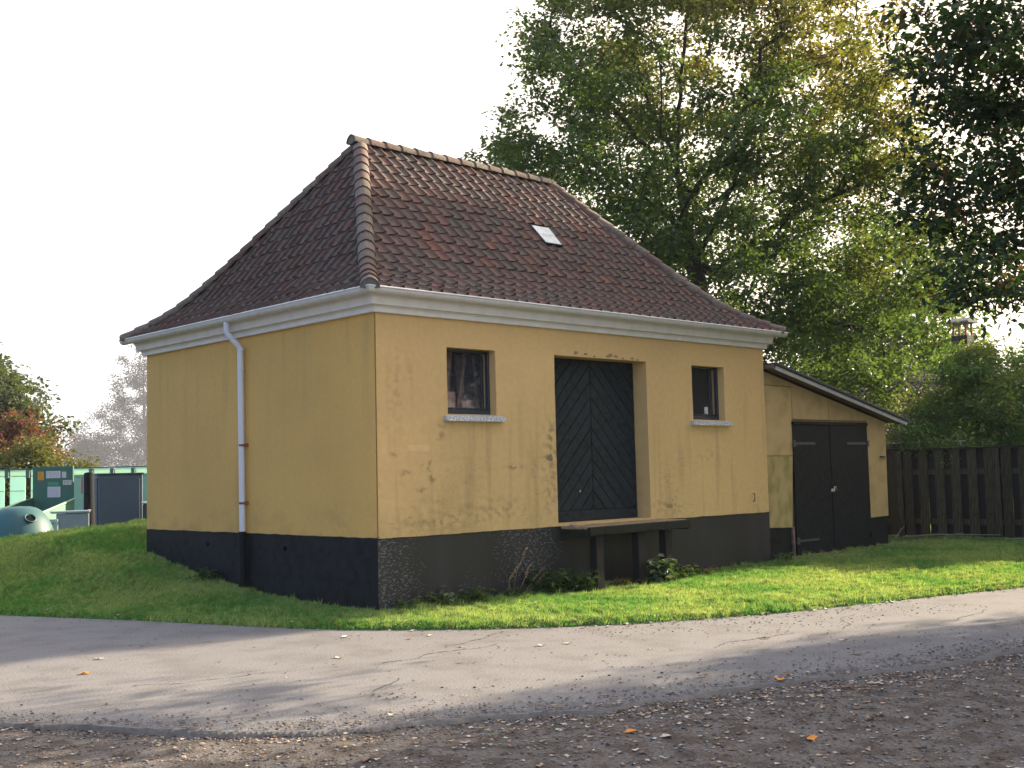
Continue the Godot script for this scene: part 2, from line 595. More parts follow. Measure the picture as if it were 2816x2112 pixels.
func lawn_y(x: float, z: float) -> float:
	var d := off_edge(x, z)
	var y := ROAD + 0.035 * smoothstep(-0.05, 0.12, d) + 0.03 * smoothstep(0.1, 1.2, d)
	if z < 4.0 and x > 6.0:
		y += 0.09 * smoothstep(6.0, 11.0, x) * smoothstep(0.0, 3.0, d)
	if z < -0.3 and x < 8.0:
		var q := minf(-z - 0.3, 6.9)
		var mound := 0.0148 * q * q * clampf(1.0 + 0.10 * (x + 1.0), 0.8, 1.25)
		if z < -8.6:
			mound -= 1.5 * smoothstep(-8.6, -15.0, z)
		y += mound * smoothstep(0.0, 2.4, d) * (1.0 - smoothstep(7.0, 8.0, x))
	elif z < -8.6:
		y -= 0.7 * smoothstep(-8.6, -15.0, z) * (1.0 - smoothstep(10.0, 16.0, x))
	y += 0.03 * bumps.get_noise_2d(x * 8.0, z * 8.0) * smoothstep(0.0, 0.5, d)
	return y

func build_land() -> void:
	bumps.seed = 7
	bumps.frequency = 0.1
	# the far ground under everything
	var g := MB.new()
	g.quad(Vector3(-600, -0.75, 600), Vector3(600, -0.75, 600), Vector3(600, -0.75, -600), Vector3(-600, -0.75, -600))
	struct("ground", g, M.ground)
	# lawn
	var lw := MB.new()
	var xs := []
	var x := -14.0
	while x < 46.0:
		xs.append(x)
		x += 0.12 if x > -3.4 and x < 8.5 else (0.25 if x > -6.0 and x < 15.0 else 1.2)
	var ds := [-0.22, -0.06, 0.0, 0.05, 0.11, 0.18]
	var d := 0.3
	while d < 75.0:
		ds.append(d)
		d += 0.14 if d < 9.0 else (0.35 if d < 16.0 else d * 0.12)
	var e := 1e-2
	for i in xs.size():
		for j in ds.size():
			var px: float = xs[i]
			var s := (table(edge_x, edge_z, px + 0.1) - table(edge_x, edge_z, px - 0.1)) / 0.2
			var pz: float = edge(px) - ds[j] * sqrt(1.0 + minf(s * s, 8.0))
			var y := lawn_y(px, pz)
			if ds[j] < -0.02:
				y = ROAD - (0.01 if ds[j] > -0.1 else 0.15)
			var nn := Vector3(lawn_y(px - e, pz) - lawn_y(px + e, pz), 2 * e, lawn_y(px, pz - e) - lawn_y(px, pz + e)).normalized()
			lw.pt(Vector3(px, y, pz), nn if ds[j] > 0.15 else Vector3.UP)
	var m := ds.size()
	for i in xs.size() - 1:
		for j in m - 1:
			lw.idx_quad(i * m + j, (i + 1) * m + j, (i + 1) * m + j + 1, i * m + j + 1)
	struct("lawn", lw, M.soil)
	# road: from under the lawn edge to the broken edge at the gravel
	var rd := MB.new()
	var rag := noise(0.9, 61, 4)
	var rx := -30.0
	var prev := []
	while rx < 60.0:
		var far := table(edge_x, edge_z, maxf(rx, -14.0)) - (1.0 if rx > -14 else 20.0)
		var near := rut(rx, rag)
		var row := []
		for k in 7:
			var z := lerpf(far, near, k / 6.0)
			row.append(rd.pt(Vector3(rx, ROAD - (0.012 if k == 6 else 0.0), z), Vector3.UP))
		row.append(rd.pt(Vector3(rx, ROAD - 0.012, near), Vector3(0, 0.3, 0.95).normalized()))
		row.append(rd.pt(Vector3(rx, ROAD - 0.12, near + 0.02), Vector3(0, 0.3, 0.95).normalized()))
		if prev.size():
			for k in [0, 1, 2, 3, 4, 5, 7]:
				rd.idx_quad(prev[k], prev[k + 1], row[k + 1], row[k])
		prev = row
		rx += 0.03 if rx > -6.0 and rx < 6.0 else 0.5
	var road := struct("road", rd, M.asphalt)
	var cr := RandomNumberGenerator.new()
	cr.seed = 44
	for q in [[-1.9, 2.6, 1.5, 0.25], [-0.9, 2.25, 1.1, 0.1], [0.6, 4.35, 1.3, 0.35], [-3.9, 1.9, 1.0, -0.3], [2.4, 4.6, 1.4, 0.3], [-2.9, 3.8, 0.8, 0.5], [3.6, 5.2, 1.2, 0.15]]:
		var ck := MB.new()
		var p := Vector2(q[0], q[1])
		var dir: float = q[3]
		var steps := int(q[2] / 0.05)
		for k in steps:
			dir += cr.randf_range(-0.45, 0.45)
			dir = lerpf(dir, q[3], 0.15)
			var p2 := p + Vector2(cos(dir), -sin(dir)) * 0.05
			var w := cr.randf_range(0.002, 0.009)
			ck.quad(Vector3(p.x, ROAD + 0.003, p.y + w), Vector3(p2.x, ROAD + 0.003, p2.y + w), Vector3(p2.x, ROAD + 0.003, p2.y - w), Vector3(p.x, ROAD + 0.003, p.y - w))
			p = p2
		part("crack", ck, M.crack, road)
	# gravel verge, uneven
	var gv := MB.new()
	var n1 := noise(0.35, 71, 3)
	var n2 := noise(2.2, 72, 4)
	var gx := []
	x = -40.0
	while x < 60.0:
		gx.append(x)
		x += 0.035 if x > -6.2 and x < 5.0 else 0.6
	var gz := []
	var zz := -50.0
	while zz < 50.0:
		gz.append(zz)
		zz += 0.035 if zz > 2.0 and zz < 8.6 else 1.5
	for px in gx:
		for pz in gz:
			gv.pt(Vector3(px, gravel_y(px, pz, n1, n2), pz), Vector3.UP)
	m = gz.size()
	for i in gx.size() - 1:
		for j in m - 1:
			if gz[j + 1] < table(rut_x, rut_z, gx[i]) - 0.8:
				continue
			gv.idx_quad(i * m + j, i * m + j + 1, (i + 1) * m + j + 1, (i + 1) * m + j)
	for i in gx.size():   # smooth normals where it is fine
		for j in range(1, m - 1):
			if i > 0 and i < gx.size() - 1:
				var a := gv.v[(i + 1) * m + j] - gv.v[(i - 1) * m + j]
				var b := gv.v[i * m + j + 1] - gv.v[i * m + j - 1]
				gv.n[i * m + j] = b.cross(a).normalized()
	M.gravel.detail_enabled = true
	M.gravel.detail_blend_mode = BaseMaterial3D.BLEND_MODE_MUL
	M.gravel.detail_uv_layer = BaseMaterial3D.DETAIL_UV_2
	M.gravel.detail_albedo = ramp_tex(noise(0.016, 87, 6), [0.0, 0.35, 0.5, 0.65, 1.0], [Color(0.62, 0.58, 0.54), Color(0.78, 0.73, 0.68), Color(0.93, 0.90, 0.87), Color(1, 1, 1), Color(1, 0.97, 0.92)], 1024)
	M.gravel.uv2_triplanar = true
	M.gravel.uv2_world_triplanar = true
	M.gravel.uv2_scale = Vector3.ONE * 0.2
	struct("gravel_verge", gv, M.gravel)

func rut(x: float, rag: FastNoiseLite) -> float:
	return table(rut_x, rut_z, x) + 0.16 * rag.get_noise_2d(x, 0.0) + 0.05 * rag.get_noise_2d(x * 5.0, 9.0)

func gravel_y(x: float, z: float, n1: FastNoiseLite, n2: FastNoiseLite) -> float:
	if x < -6.2 or x > 5.0 or z > 8.6:
		return ROAD - 0.04
	var d := z - table(rut_x, rut_z, x)
	return ROAD - 0.035 * (1.0 - smoothstep(0.1, 1.0, d)) + 0.02 * n1.get_noise_2d(x, z) + 0.014 * n2.get_noise_2d(x, z) - 0.012

# ---------------------------------------------------------------- the yellow building
var prof_t := [0.0, 0.15, 0.27, 0.385, 0.5, 0.61, 0.73, 0.84, 1.0]
var prof_h := [3.80, 4.03, 4.29, 4.62, 4.97, 5.33, 5.71, 6.06, 6.57]
const OV := 0.235

func roof_h(t: float) -> float:
	if t <= 0.0:
		return prof_h[0] + t * 1.5
	for i in 8:
		if t <= prof_t[i + 1]:
			return lerpf(prof_h[i], prof_h[i + 1], (t - prof_t[i]) / (prof_t[i + 1] - prof_t[i]))
	return prof_h[8] + (t - 1.0) * 3.2

func tile_local(w: float, len: float) -> MB:
	# x across, y out, z down the slope; lower end at z = 0
	var m := MB.new()
	var ps := [[-0.02, 0.018], [0.05, 0.010], [0.16, 0.002], [0.35, -0.002], [0.55, 0.0], [0.72, 0.004], [0.83, 0.013], [0.90, 0.027], [0.96, 0.036], [1.02, 0.035], [1.07, 0.023], [1.09, 0.008]]
	var th := 0.017
	var lift := 0.029
	var k := ps.size()
	for i in k:
		var a: Array = ps[maxi(i - 1, 0)]
		var b: Array = ps[mini(i + 1, k - 1)]
		var nn := Vector3(-(b[1] - a[1]), (b[0] - a[0]) * w, 0.02).normalized()
		m.pt(Vector3(ps[i][0] * w, ps[i][1] + lift, 0), nn)
		m.pt(Vector3(ps[i][0] * w, ps[i][1] + 0.002, -len), nn)
	for i in k - 1:
		m.idx_quad(i * 2, i * 2 + 2, i * 2 + 3, i * 2 + 1)
	for i in k - 1:
		m.quad(Vector3(ps[i][0] * w, ps[i][1] + lift - th, 0), Vector3(ps[i + 1][0] * w, ps[i + 1][1] + lift - th, 0), Vector3(ps[i + 1][0] * w, ps[i + 1][1] + lift, 0), Vector3(ps[i][0] * w, ps[i][1] + lift, 0))
	var e: Array = ps[k - 1]
	m.quad(Vector3(e[0] * w, e[1] + lift - th, 0), Vector3(e[0] * w, e[1] - th, -len), Vector3(e[0] * w, e[1], -len), Vector3(e[0] * w, e[1] + lift, 0))
	e = ps[0]
	m.quad(Vector3(e[0] * w, e[1] - th, -len), Vector3(e[0] * w, e[1] + lift - th, 0), Vector3(e[0] * w, e[1] + lift, 0), Vector3(e[0] * w, e[1], -len))
	return m

func tile_color(shade: float) -> Color:
	var q := rng.randf()
	var c := Color(0.108, 0.060, 0.050)
	if q < 0.25:
		c = Color(0.088, 0.062, 0.054)
	elif q < 0.40:
		c = Color(0.075, 0.064, 0.056)
	elif q < 0.52:
		c = Color(0.130, 0.062, 0.047)
	elif q < 0.56:
		c = Color(0.17, 0.070, 0.045)
	var k := rnd(0.82, 1.16)
	return Color(c.r * k, c.g * k, c.b * k).lerp(Color(0.135, 0.122, 0.098), shade)

func tint(m: MB, col: Color) -> MB:
	var r := MB.new()
	r.v = m.v
	r.n = m.n
	r.uv = m.uv
	r.ix = m.ix
	r.c = m.c.duplicate()
	r.c.fill(col)
	return r

func build_roof(root: Node3D) -> void:
	var zc := -D / 2.0
	var rx0 := 1.96
	var rx1 := W - 1.933
	var roof := Node3D.new()
	roof.name = "roof"
	root.add_child(roof)
	var under := MB.new()
	# the four slopes: origin at the eave, s along it, inward run
	var slopes := [
		{"o": Vector3(-OV, 0, OV), "s": Vector3(1, 0, 0), "len": W + 2 * OV, "in": Vector3(0, 0, -1), "run": OV - zc, "a": rx0 + OV, "b": W + OV - rx1, "front": true, "lichen": 0.12},
		{"o": Vector3(-OV, 0, -D - OV), "s": Vector3(0, 0, 1), "len": D + 2 * OV, "in": Vector3(1, 0, 0), "run": rx0 + OV, "a": OV - zc, "b": OV - zc, "front": true, "lichen": 0.5},
		{"o": Vector3(W + OV, 0, OV), "s": Vector3(0, 0, -1), "len": D + 2 * OV, "in": Vector3(-1, 0, 0), "run": W + OV - rx1, "a": OV - zc, "b": OV - zc, "front": false, "lichen": 0.3},
		{"o": Vector3(W + OV, 0, -D - OV), "s": Vector3(-1, 0, 0), "len": W + 2 * OV, "in": Vector3(0, 0, 1), "run": OV - zc, "a": W + OV - rx1, "b": rx0 + OV, "front": false, "lichen": 0.3}]
	var gauge := 0.253
	var tw := 0.2035
	var base := tile_local(tw, gauge + 0.075)
	var rest := MB.new()
	var singles := []
	for sl in slopes:
		var S: Vector3 = sl.s
		var I: Vector3 = sl["in"]
		var run: float = sl.run
		# underlay sheet
		for k in 8:
			var t0: float = prof_t[k]
			var t1: float = prof_t[k + 1]
			var o: Vector3 = sl.o
			var p0 := o + I * run * t0 + Vector3(0, prof_h[k] - 0.035, 0)
			var p1 := o + I * run * t1 + Vector3(0, prof_h[k + 1] - 0.035, 0)
			var A: float = sl.a
			var B: float = sl.b
			var L: float = sl.len
			under.quad(p0 + S * A * t0, p0 + S * (L - B * t0), p1 + S * (L - B * t1), p1 + S * A * t1)
		# arc length table
		var arc := [0.0]
		for k in 200:
			var t0 := k / 200.0
			var t1 := (k + 1) / 200.0
			arc.append(arc[k] + Vector2(run / 200.0, roof_h(t1) - roof_h(t0)).length())
		var total: float = arc[200]
		var rows := int(round(total / gauge))
		var gg := total / rows
		var cols := int(ceil(sl.len / tw))
		# hip planes (vertical): points between them are on this slope
		var tip_a: Vector3 = sl.o + S * sl.a + I * run
		var tip_b: Vector3 = sl.o + S * (sl.len - sl.b) + I * run
		var ea: Vector3 = sl.o
		var eb: Vector3 = sl.o + S * sl.len
		var na := Vector3.UP.cross(tip_a - ea).normalized()
		if na.dot(S) < 0.0:
			na = -na
		var nb := Vector3.UP.cross(tip_b - eb).normalized()
		if nb.dot(S) > 0.0:
			nb = -nb
		var pa := Plane(na, na.dot(ea) + 0.02)
		var pb := Plane(nb, nb.dot(eb) + 0.02)
		for r in rows:
			var lo := arc_t(arc, r * gg - 0.03)
			var hi := arc_t(arc, (r + 1) * gg + 0.045)
			var pl: Vector3 = sl.o + I * run * lo + Vector3(0, roof_h(lo), 0)
			var ph: Vector3 = sl.o + I * run * hi + Vector3(0, roof_h(hi), 0)
			var up := (ph - pl).normalized()
			var nrm := S.cross(up).normalized()
			for cidx in range(-1, cols + 1):
				var s0: float = (cidx + 0.25) * tw
				var org := pl + S * s0
				var mid := org + S * tw * 0.5 + up * gg * 0.5
				if pa.distance_to(mid) < -tw * 1.2 or pb.distance_to(mid) < -tw * 1.2:
					continue
				# two tiles wide and two rows high: the roof light
				var sky_here: bool = S.x > 0.5 and r in [9, 10] and cidx in [22, 23]
				if sky_here:
					continue
				var jit := Basis(nrm, rnd(-0.035, 0.035)) * Basis(S, rnd(-0.018, 0.018))
				var tr := Transform3D(jit * Basis(S, nrm, -up), org + S * rnd(-0.005, 0.005) + nrm * rnd(-0.003, 0.004) + up * rnd(-0.018, 0.018))
				var tl := tint(base, tile_color(sl.lichen * rnd(0.3, 1.6)))
				var cut := pa.distance_to(org) < tw * 0.6 or pb.distance_to(org + S * tw) < tw * 0.6 or pa.distance_to(org + up * gg * 1.4) < 0.15 or pb.distance_to(org + S * tw + up * gg * 1.4) < 0.15
				if cut:
					var wld := MB.new()
					wld.add(tl, tr)
					wld = wld.clip(pa).clip(pb)
					if wld.ix.size() == 0:
						continue
					if sl.front:
						singles.append({"m": wld, "t": Transform3D.IDENTITY, "d": mid.distance_to(Vector3(-8.24, 1.6, 11.08))})
					else:
						rest.add(wld, Transform3D.IDENTITY)
				elif sl.front:
					singles.append({"m": tl, "t": tr, "d": mid.distance_to(Vector3(-8.24, 1.6, 11.08))})
				else:
					rest.add(tl, tr)
	part("roof_deck", under, M.underlay, roof)
	singles.sort_custom(func(p, q): return p.d < q.d)
	for i in singles.size():
		if i < 300:
			part("roof_tile", singles[i].m, M.tile, roof, singles[i].t)
		else:
			rest.add(singles[i].m, singles[i].t)
	var rr := part("roof_tiles", rest, M.tile, roof)
	rr.set_meta("kind", "stuff")
	# hip and ridge caps
	var hips := [[Vector3(-OV, 0, OV), Vector3(rx0, 0, zc)], [Vector3(-OV, 0, -D - OV), Vector3(rx0, 0, zc)], [Vector3(W + OV, 0, OV), Vector3(rx1, 0, zc)], [Vector3(W + OV, 0, -D - OV), Vector3(rx1, 0, zc)]]
	for h in hips:
		var pts := PackedVector3Array()
		for k in 101:
			var t := k / 100.0
			var q: Vector3 = h[0].lerp(h[1], t)
			pts.append(q + Vector3(0, roof_h(t) + 0.015, 0))
		caps("hip_tile", pts, 0.265, root, roof)
	var rp := PackedVector3Array()
	for k in 61:
		rp.append(Vector3(lerpf(rx1 + 0.1, rx0 - 0.12, k / 60.0), roof_h(1.0) + 0.03, zc))
	rp.reverse()
	# overlapping towards the near end
	caps("ridge_tile", rp, 0.30, root, roof, 0.35)
	# the roof light: a frame with two panes, on the place left free
	var lt := Node3D.new()
	lt.name = "roof_light"
	roof.add_child(lt)
	var t0 := 0.532
	var t1 := 0.628
	var run2: float = OV - zc
	var b0 := Vector3(0, roof_h(t0), OV - run2 * t0)
	var b1 := Vector3(0, roof_h(t1), OV - run2 * t1)
	var upv := (b1 - b0).normalized()
	var nv := Vector3.RIGHT.cross(upv).normalized()
	var ln := (b1 - b0).length()
	var cx := -OV + 23.25 * tw + 0.0
	var bs := Basis(Vector3.RIGHT, nv, -upv)
	var ctr := b0 + upv * ln * 0.5 + Vector3(cx, 0, 0)
	var fr := MB.new()
	for s in [-1, 1]:
		fr.box(ctr + Vector3(s * 0.19, 0, 0) + nv * 0.035, Vector3(0.022, 0.08, ln + 0.04), 0.005, bs)
		fr.box(ctr + upv * s * (ln * 0.5) + nv * 0.032, Vector3(0.36, 0.07, 0.03), 0.005, bs)
	fr.box(ctr - nv * 0.012, Vector3(0.38, 0.02, ln), 0.0, bs)
	part("frame", fr, M.frame, lt)
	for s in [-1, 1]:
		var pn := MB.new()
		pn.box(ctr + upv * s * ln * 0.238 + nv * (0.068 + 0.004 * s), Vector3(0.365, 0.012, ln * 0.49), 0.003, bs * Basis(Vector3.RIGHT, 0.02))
		part("pane", pn, M.sky_white_pane, lt)

func arc_t(arc: Array, a: float) -> float:
	if a <= 0.0:
		return a / (arc[1] * 200.0)
	for k in 200:
		if a <= arc[k + 1]:
			return (k + (a - arc[k]) / (arc[k + 1] - arc[k])) / 200.0
	return 1.0 + (a - arc[200]) / ((arc[200] - arc[199]) * 200.0)

# half round cap tiles laid along a line, each one overlapping the one before it
func caps(called: String, pts: PackedVector3Array, gauge: float, _root: Node3D, roof: Node3D, peak := 0.0) -> void:
	var cv := Curve3D.new()
	for p in pts:
		cv.add_point(p)
	var total := cv.get_baked_length()
	var count := int(round(total / gauge))
	var gg := total / count
	for i in count:
		var a := cv.sample_baked(i * gg - (0.04 if i == 0 else 0.05))
		var b := cv.sample_baked(minf((i + 1) * gg + 0.02, total))
		if i == 0:
			a = pts[0] - (pts[3] - pts[0]).normalized() * 0.05
		var dir := (b - a).normalized()
		var side := dir.cross(Vector3.UP).normalized()
		var up := side.cross(dir).normalized()
		side = (side + up * rnd(-0.03, 0.03)).normalized()
		var m := MB.new()
		var k0 := rnd(0.8, 1.15)
		var g := rng.randf()
		m.col = Color(0.17, 0.145, 0.115) * k0 if g < 0.7 else Color(0.15, 0.10, 0.08) * k0
		m.col.a = 1.0
		var sides := 10
		var rings := []
		for e in 2:
			var p := a if e == 0 else b
			var r0 := 0.118 if e == 0 else 0.106
			var lift := 0.018 if e == 0 else 0.0
			for layer in 2:
				var ring := []
				for k in sides + 1:
					var an := lerpf(-0.12, PI + 0.12, float(k) / sides)
					var rr := r0 - 0.016 * layer
					# slightly pointed back, as these tiles are
					var pk := 1.0 + 0.10 * exp(-pow((an - PI / 2) / 0.28, 2.0))
					var o := side * cos(an) + up * sin(an) * pk * 0.92
					ring.append(m.pt(p + o * rr + up * (lift - 0.035), o.normalized()))
				rings.append(ring)
		for k in sides:
			m.idx_quad(rings[0][k], rings[2][k], rings[2][k + 1], rings[0][k + 1])
			m.idx_quad(rings[1][k + 1], rings[3][k + 1], rings[3][k], rings[1][k])
			m.quad(m.v[rings[1][k]], m.v[rings[1][k + 1]], m.v[rings[0][k + 1]], m.v[rings[0][k]])
		part(called, m, M.cap, roof)
		if i == 0:   # bedding mortar closes the lowest one
			var fill := MB.new()
			fill.col = Color(0.14, 0.14, 0.145) if called == "hip_tile" else Color(0.15, 0.13, 0.105)
			for k in sides:
				fill.tri(a - dir * 0.004 + dir * 0.01 - up * 0.05, m.v[rings[1][k]] + dir * 0.012, m.v[rings[1][k + 1]] + dir * 0.012)
			part("mortar", fill, M.stone, roof)

# closed ring of mouldings round the house: profile points are (out from the wall, height)
func moulding(prof: Array, inset := 0.0) -> MB:
	var m := MB.new()
	var corner := func(o: float, y: float, k: int) -> Vector3:
		return [Vector3(-o, y, o), Vector3(W + o, y, o), Vector3(W + o, y, -D - o), Vector3(-o, y, -D - o)][k]
	for i in prof.size() - 1:
		for k in 4:
			var j := (k + 1) % 4
			m.quad(corner.call(prof[i][0], prof[i][1], k), corner.call(prof[i][0], prof[i][1], j), corner.call(prof[i + 1][0], prof[i + 1][1], j), corner.call(prof[i + 1][0], prof[i + 1][1], k))
	return m

func build_house() -> Node3D:
	var root := thing("yellow_building", "small yellow plastered building with a hipped red tile roof beside the road", "building")
	var PT := 3.56
	var PB := 0.872
	# front wall with three openings
	var xs := [0.0, 1.09, 1.91, 2.99, 4.91, 5.98, 6.79, W]
	var ys := [PB, 0.905, 2.345, 3.183, PT]
	var fw := MB.new()
	var uvf := func(x: float, y: float) -> Vector2:
		return Vector2(x / W, (3.56 - y) / 2.70)
	var F := 0.014
	var open := {1: [2, 2], 3: [1, 2], 5: [2, 2]}
	var nb := noise(1.6, 301, 4)
	for i in 7:
		for j in 4:
			if open.has(i) and j >= open[i][0] and j <= open[i][1]:
				continue
			var nx := maxi(1, int(ceil((xs[i + 1] - xs[i]) / 0.16)))
			var ny := maxi(1, int(ceil((ys[j + 1] - ys[j]) / 0.16)))
			for a in nx:
				for b in ny:
					var q := []
					var u := []
					for cc in [[a, b], [a + 1, b], [a + 1, b + 1], [a, b + 1]]:
						var x := lerpf(xs[i], xs[i + 1], float(cc[0]) / nx)
						var y := lerpf(ys[j], ys[j + 1], float(cc[1]) / ny)
						# hand-floated plaster is never quite flat
						var dz := 0.006 * nb.get_noise_2d(x, y) if x > 0.01 and x < W - 0.01 else 0.0
						q.append(Vector3(x, y + (0.012 * nb.get_noise_2d(x * 2.2, 5.0) if y < PB + 0.001 else 0.0), F + dz))
						u.append(uvf.call(x, y))
					var k := fw.v.size()
					for c4 in 4:
						var x: float = q[c4].x
						var y: float = q[c4].y
						var gx := (nb.get_noise_2d(x + 0.02, y) - nb.get_noise_2d(x - 0.02, y)) * 0.006 / 0.04
						var gy := (nb.get_noise_2d(x, y + 0.02) - nb.get_noise_2d(x, y - 0.02)) * 0.006 / 0.04
						fw.pt(q[c4], Vector3(-gx, -gy, 1).normalized(), u[c4])
					fw.idx_quad(k, k + 1, k + 2, k + 3)
	# lower lip of the plaster
	fw.quad(Vector3(0, PB, -0.02), Vector3(W, PB, -0.02), Vector3(W, PB, F), Vector3(0, PB, F), uvf.call(0, PB + 0.02), uvf.call(W, PB + 0.02), uvf.call(W, PB), uvf.call(0, PB))
	# reveals
	for o in [[1.09, 1.91, 2.345, 3.183, 0.12], [2.99, 4.91, 0.905, 3.183, 0.25], [5.98, 6.79, 2.345, 3.183, 0.12]]:
		var dp: float = -o[4] - 0.1
		var x0: float = o[0]
		var x1: float = o[1]
		var y0: float = o[2]
		var y1: float = o[3]
		fw.quad(Vector3(x0, y0, F), Vector3(x0, y0, dp), Vector3(x0, y1, dp), Vector3(x0, y1, F), uvf.call(x0, y0), uvf.call(x0 + 0.1, y0), uvf.call(x0 + 0.1, y1), uvf.call(x0, y1))
		fw.quad(Vector3(x1, y0, dp), Vector3(x1, y0, F), Vector3(x1, y1, F), Vector3(x1, y1, dp), uvf.call(x1 + 0.2, y0 + 0.9), uvf.call(x1 + 0.3, y0 + 0.9), uvf.call(x1 + 0.3, y1), uvf.call(x1 + 0.2, y1))
		fw.quad(Vector3(x0, y1, F), Vector3(x0, y1, dp), Vector3(x1, y1, dp), Vector3(x1, y1, F), uvf.call(x0, 3.3), uvf.call(x0, 3.4), uvf.call(x1, 3.4), uvf.call(x1, 3.3))
		fw.quad(Vector3(x0, y0, dp), Vector3(x0, y0, F), Vector3(x1, y0, F), Vector3(x1, y0, dp), uvf.call(x0, y0), uvf.call(x0, y0), uvf.call(x1, y0), uvf.call(x1, y0))
	part("front_wall", fw, M.front, root)
	# the other walls, the inner faces, floor and loft
	var sw := MB.new()
	sw.box(Vector3(0.147, (PT + PB) / 2, -D / 2 - 0.003), Vector3(0.30, PT - PB, D - 0.006), 0.0)
	part("side_wall", sw, M.yellow_side, root)
	var sk := MB.new()
	for i in 40:
		var za := -D + D * i / 40.0
		var zb := -D + D * (i + 1) / 40.0
		var ya := PB + 0.006 + 0.012 * nb.get_noise_2d(za * 2.2, 31.0)
		var yb := PB + 0.006 + 0.012 * nb.get_noise_2d(zb * 2.2, 31.0)
		sk.quad(Vector3(-0.009, ya, za), Vector3(-0.009, yb, zb), Vector3(-0.009, PT - 0.01, zb), Vector3(-0.009, PT - 0.01, za), Vector2((za + D) / D, (PT - ya) / 2.7), Vector2((zb + D) / D, (PT - yb) / 2.7), Vector2((zb + D) / D, 0), Vector2((za + D) / D, 0))
	part("side_plaster", sk, M.side, root)
	var ow := MB.new()
	ow.box(Vector3(W - 0.15, (PT + PB) / 2, -D / 2), Vector3(0.30, PT - PB, D - 0.02), 0.0)
	ow.box(Vector3(W / 2, (PT + PB) / 2, -D + 0.15), Vector3(W - 0.62, PT - PB, 0.29), 0.0)
	part("rear_wall", ow, M.yellow, root)
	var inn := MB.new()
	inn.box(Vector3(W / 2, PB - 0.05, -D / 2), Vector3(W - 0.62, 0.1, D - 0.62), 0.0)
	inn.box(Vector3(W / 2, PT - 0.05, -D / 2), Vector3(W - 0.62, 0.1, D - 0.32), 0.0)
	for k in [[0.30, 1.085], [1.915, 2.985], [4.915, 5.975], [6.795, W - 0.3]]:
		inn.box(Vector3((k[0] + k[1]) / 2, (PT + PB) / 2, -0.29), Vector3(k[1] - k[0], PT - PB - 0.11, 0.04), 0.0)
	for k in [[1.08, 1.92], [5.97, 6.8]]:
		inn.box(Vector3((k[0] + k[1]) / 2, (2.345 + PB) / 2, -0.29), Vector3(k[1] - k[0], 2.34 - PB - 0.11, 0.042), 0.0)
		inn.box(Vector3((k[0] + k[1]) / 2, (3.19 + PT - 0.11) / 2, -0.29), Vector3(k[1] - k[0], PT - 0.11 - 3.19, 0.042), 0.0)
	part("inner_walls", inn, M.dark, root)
	# plinth: front face with its own wear, the rest plain
	var pf := MB.new()
	pf.quad(Vector3(0, -0.3, 0), Vector3(W + 0.02, -0.3, 0), Vector3(W + 0.02, 0.895, 0), Vector3(0, 0.895, 0), Vector2(0, 1), Vector2(1, 1), Vector2(1, 0.004), Vector2(0, 0.004))
	part("plinth_front", pf, M.plinth_front, root)
	var ps := MB.new()
	# side with two air holes
	var zs := [-D - 0.01, -4.03, -3.95, -2.03, -1.95, 0.0]
	var yy := [-0.3, 0.665, 0.725, 0.895]
	for i in 5:
		for j in 3:
			if i in [1, 3] and j == 1:
				var z0: float = zs[i]
				var z1: float = zs[i + 1]
				ps.quad(Vector3(0.08, 0.665, z0), Vector3(0.08, 0.665, z1), Vector3(0.08, 0.725, z1), Vector3(0.08, 0.725, z0))
				ps.quad(Vector3(-0.006, 0.665, z0), Vector3(-0.006, 0.665, z1), Vector3(0.08, 0.665, z1), Vector3(0.08, 0.665, z0))
				ps.quad(Vector3(0.08, 0.725, z0), Vector3(0.08, 0.725, z1), Vector3(-0.006, 0.725, z1), Vector3(-0.006, 0.725, z0))
				for z in [z0, z1]:
					ps.quad(Vector3(-0.006, 0.665, z), Vector3(0.08, 0.665, z), Vector3(0.08, 0.725, z), Vector3(-0.006, 0.725, z))
				continue
			ps.quad(Vector3(-0.006, yy[j], zs[i]), Vector3(-0.006, yy[j], zs[i + 1]), Vector3(-0.006, yy[j + 1], zs[i + 1]), Vector3(-0.006, yy[j + 1], zs[i]))
	ps.quad(Vector3(-0.006, 0.895, -D - 0.01), Vector3(-0.006, 0.895, 0), Vector3(0.02, 0.895, 0), Vector3(0.02, 0.895, -D - 0.01))
	ps.quad(Vector3(-0.006, -0.3, 0), Vector3(0, -0.3, 0), Vector3(0, 0.874, 0), Vector3(-0.006, 0.874, 0))
	ps.quad(Vector3(W + 0.02, -0.3, 0), Vector3(W + 0.02, -0.3, -D), Vector3(W + 0.02, 0.874, -D), Vector3(W + 0.02, 0.874, 0))
	ps.quad(Vector3(W + 0.02, -0.3, -D - 0.01), Vector3(-0.006, -0.3, -D - 0.01), Vector3(-0.006, 0.874, -D - 0.01), Vector3(W + 0.02, 0.874, -D - 0.01))
	part("plinth_side", ps, M.plinth_side, root)
	# cornice in two boards and the eaves board
	part("cornice", moulding([[-0.02, 3.535], [0.055, 3.535], [0.06, 3.54], [0.062, 3.59], [0.075, 3.612], [0.09, 3.618]]), M.cornice, root)
	part("eaves_board", moulding([[0.08, 3.616], [0.118, 3.616], [0.123, 3.621], [0.135, 3.70], [0.15, 3.73], [0.185, 3.76], [0.20, 3.775], [0.20, 3.80], [0.0, 3.81]]), M.cornice, root)
	# gutters: half round, front and side, mitred at the near corner
	var oc := 0.225
	var yc := 3.792
	var R := 0.066
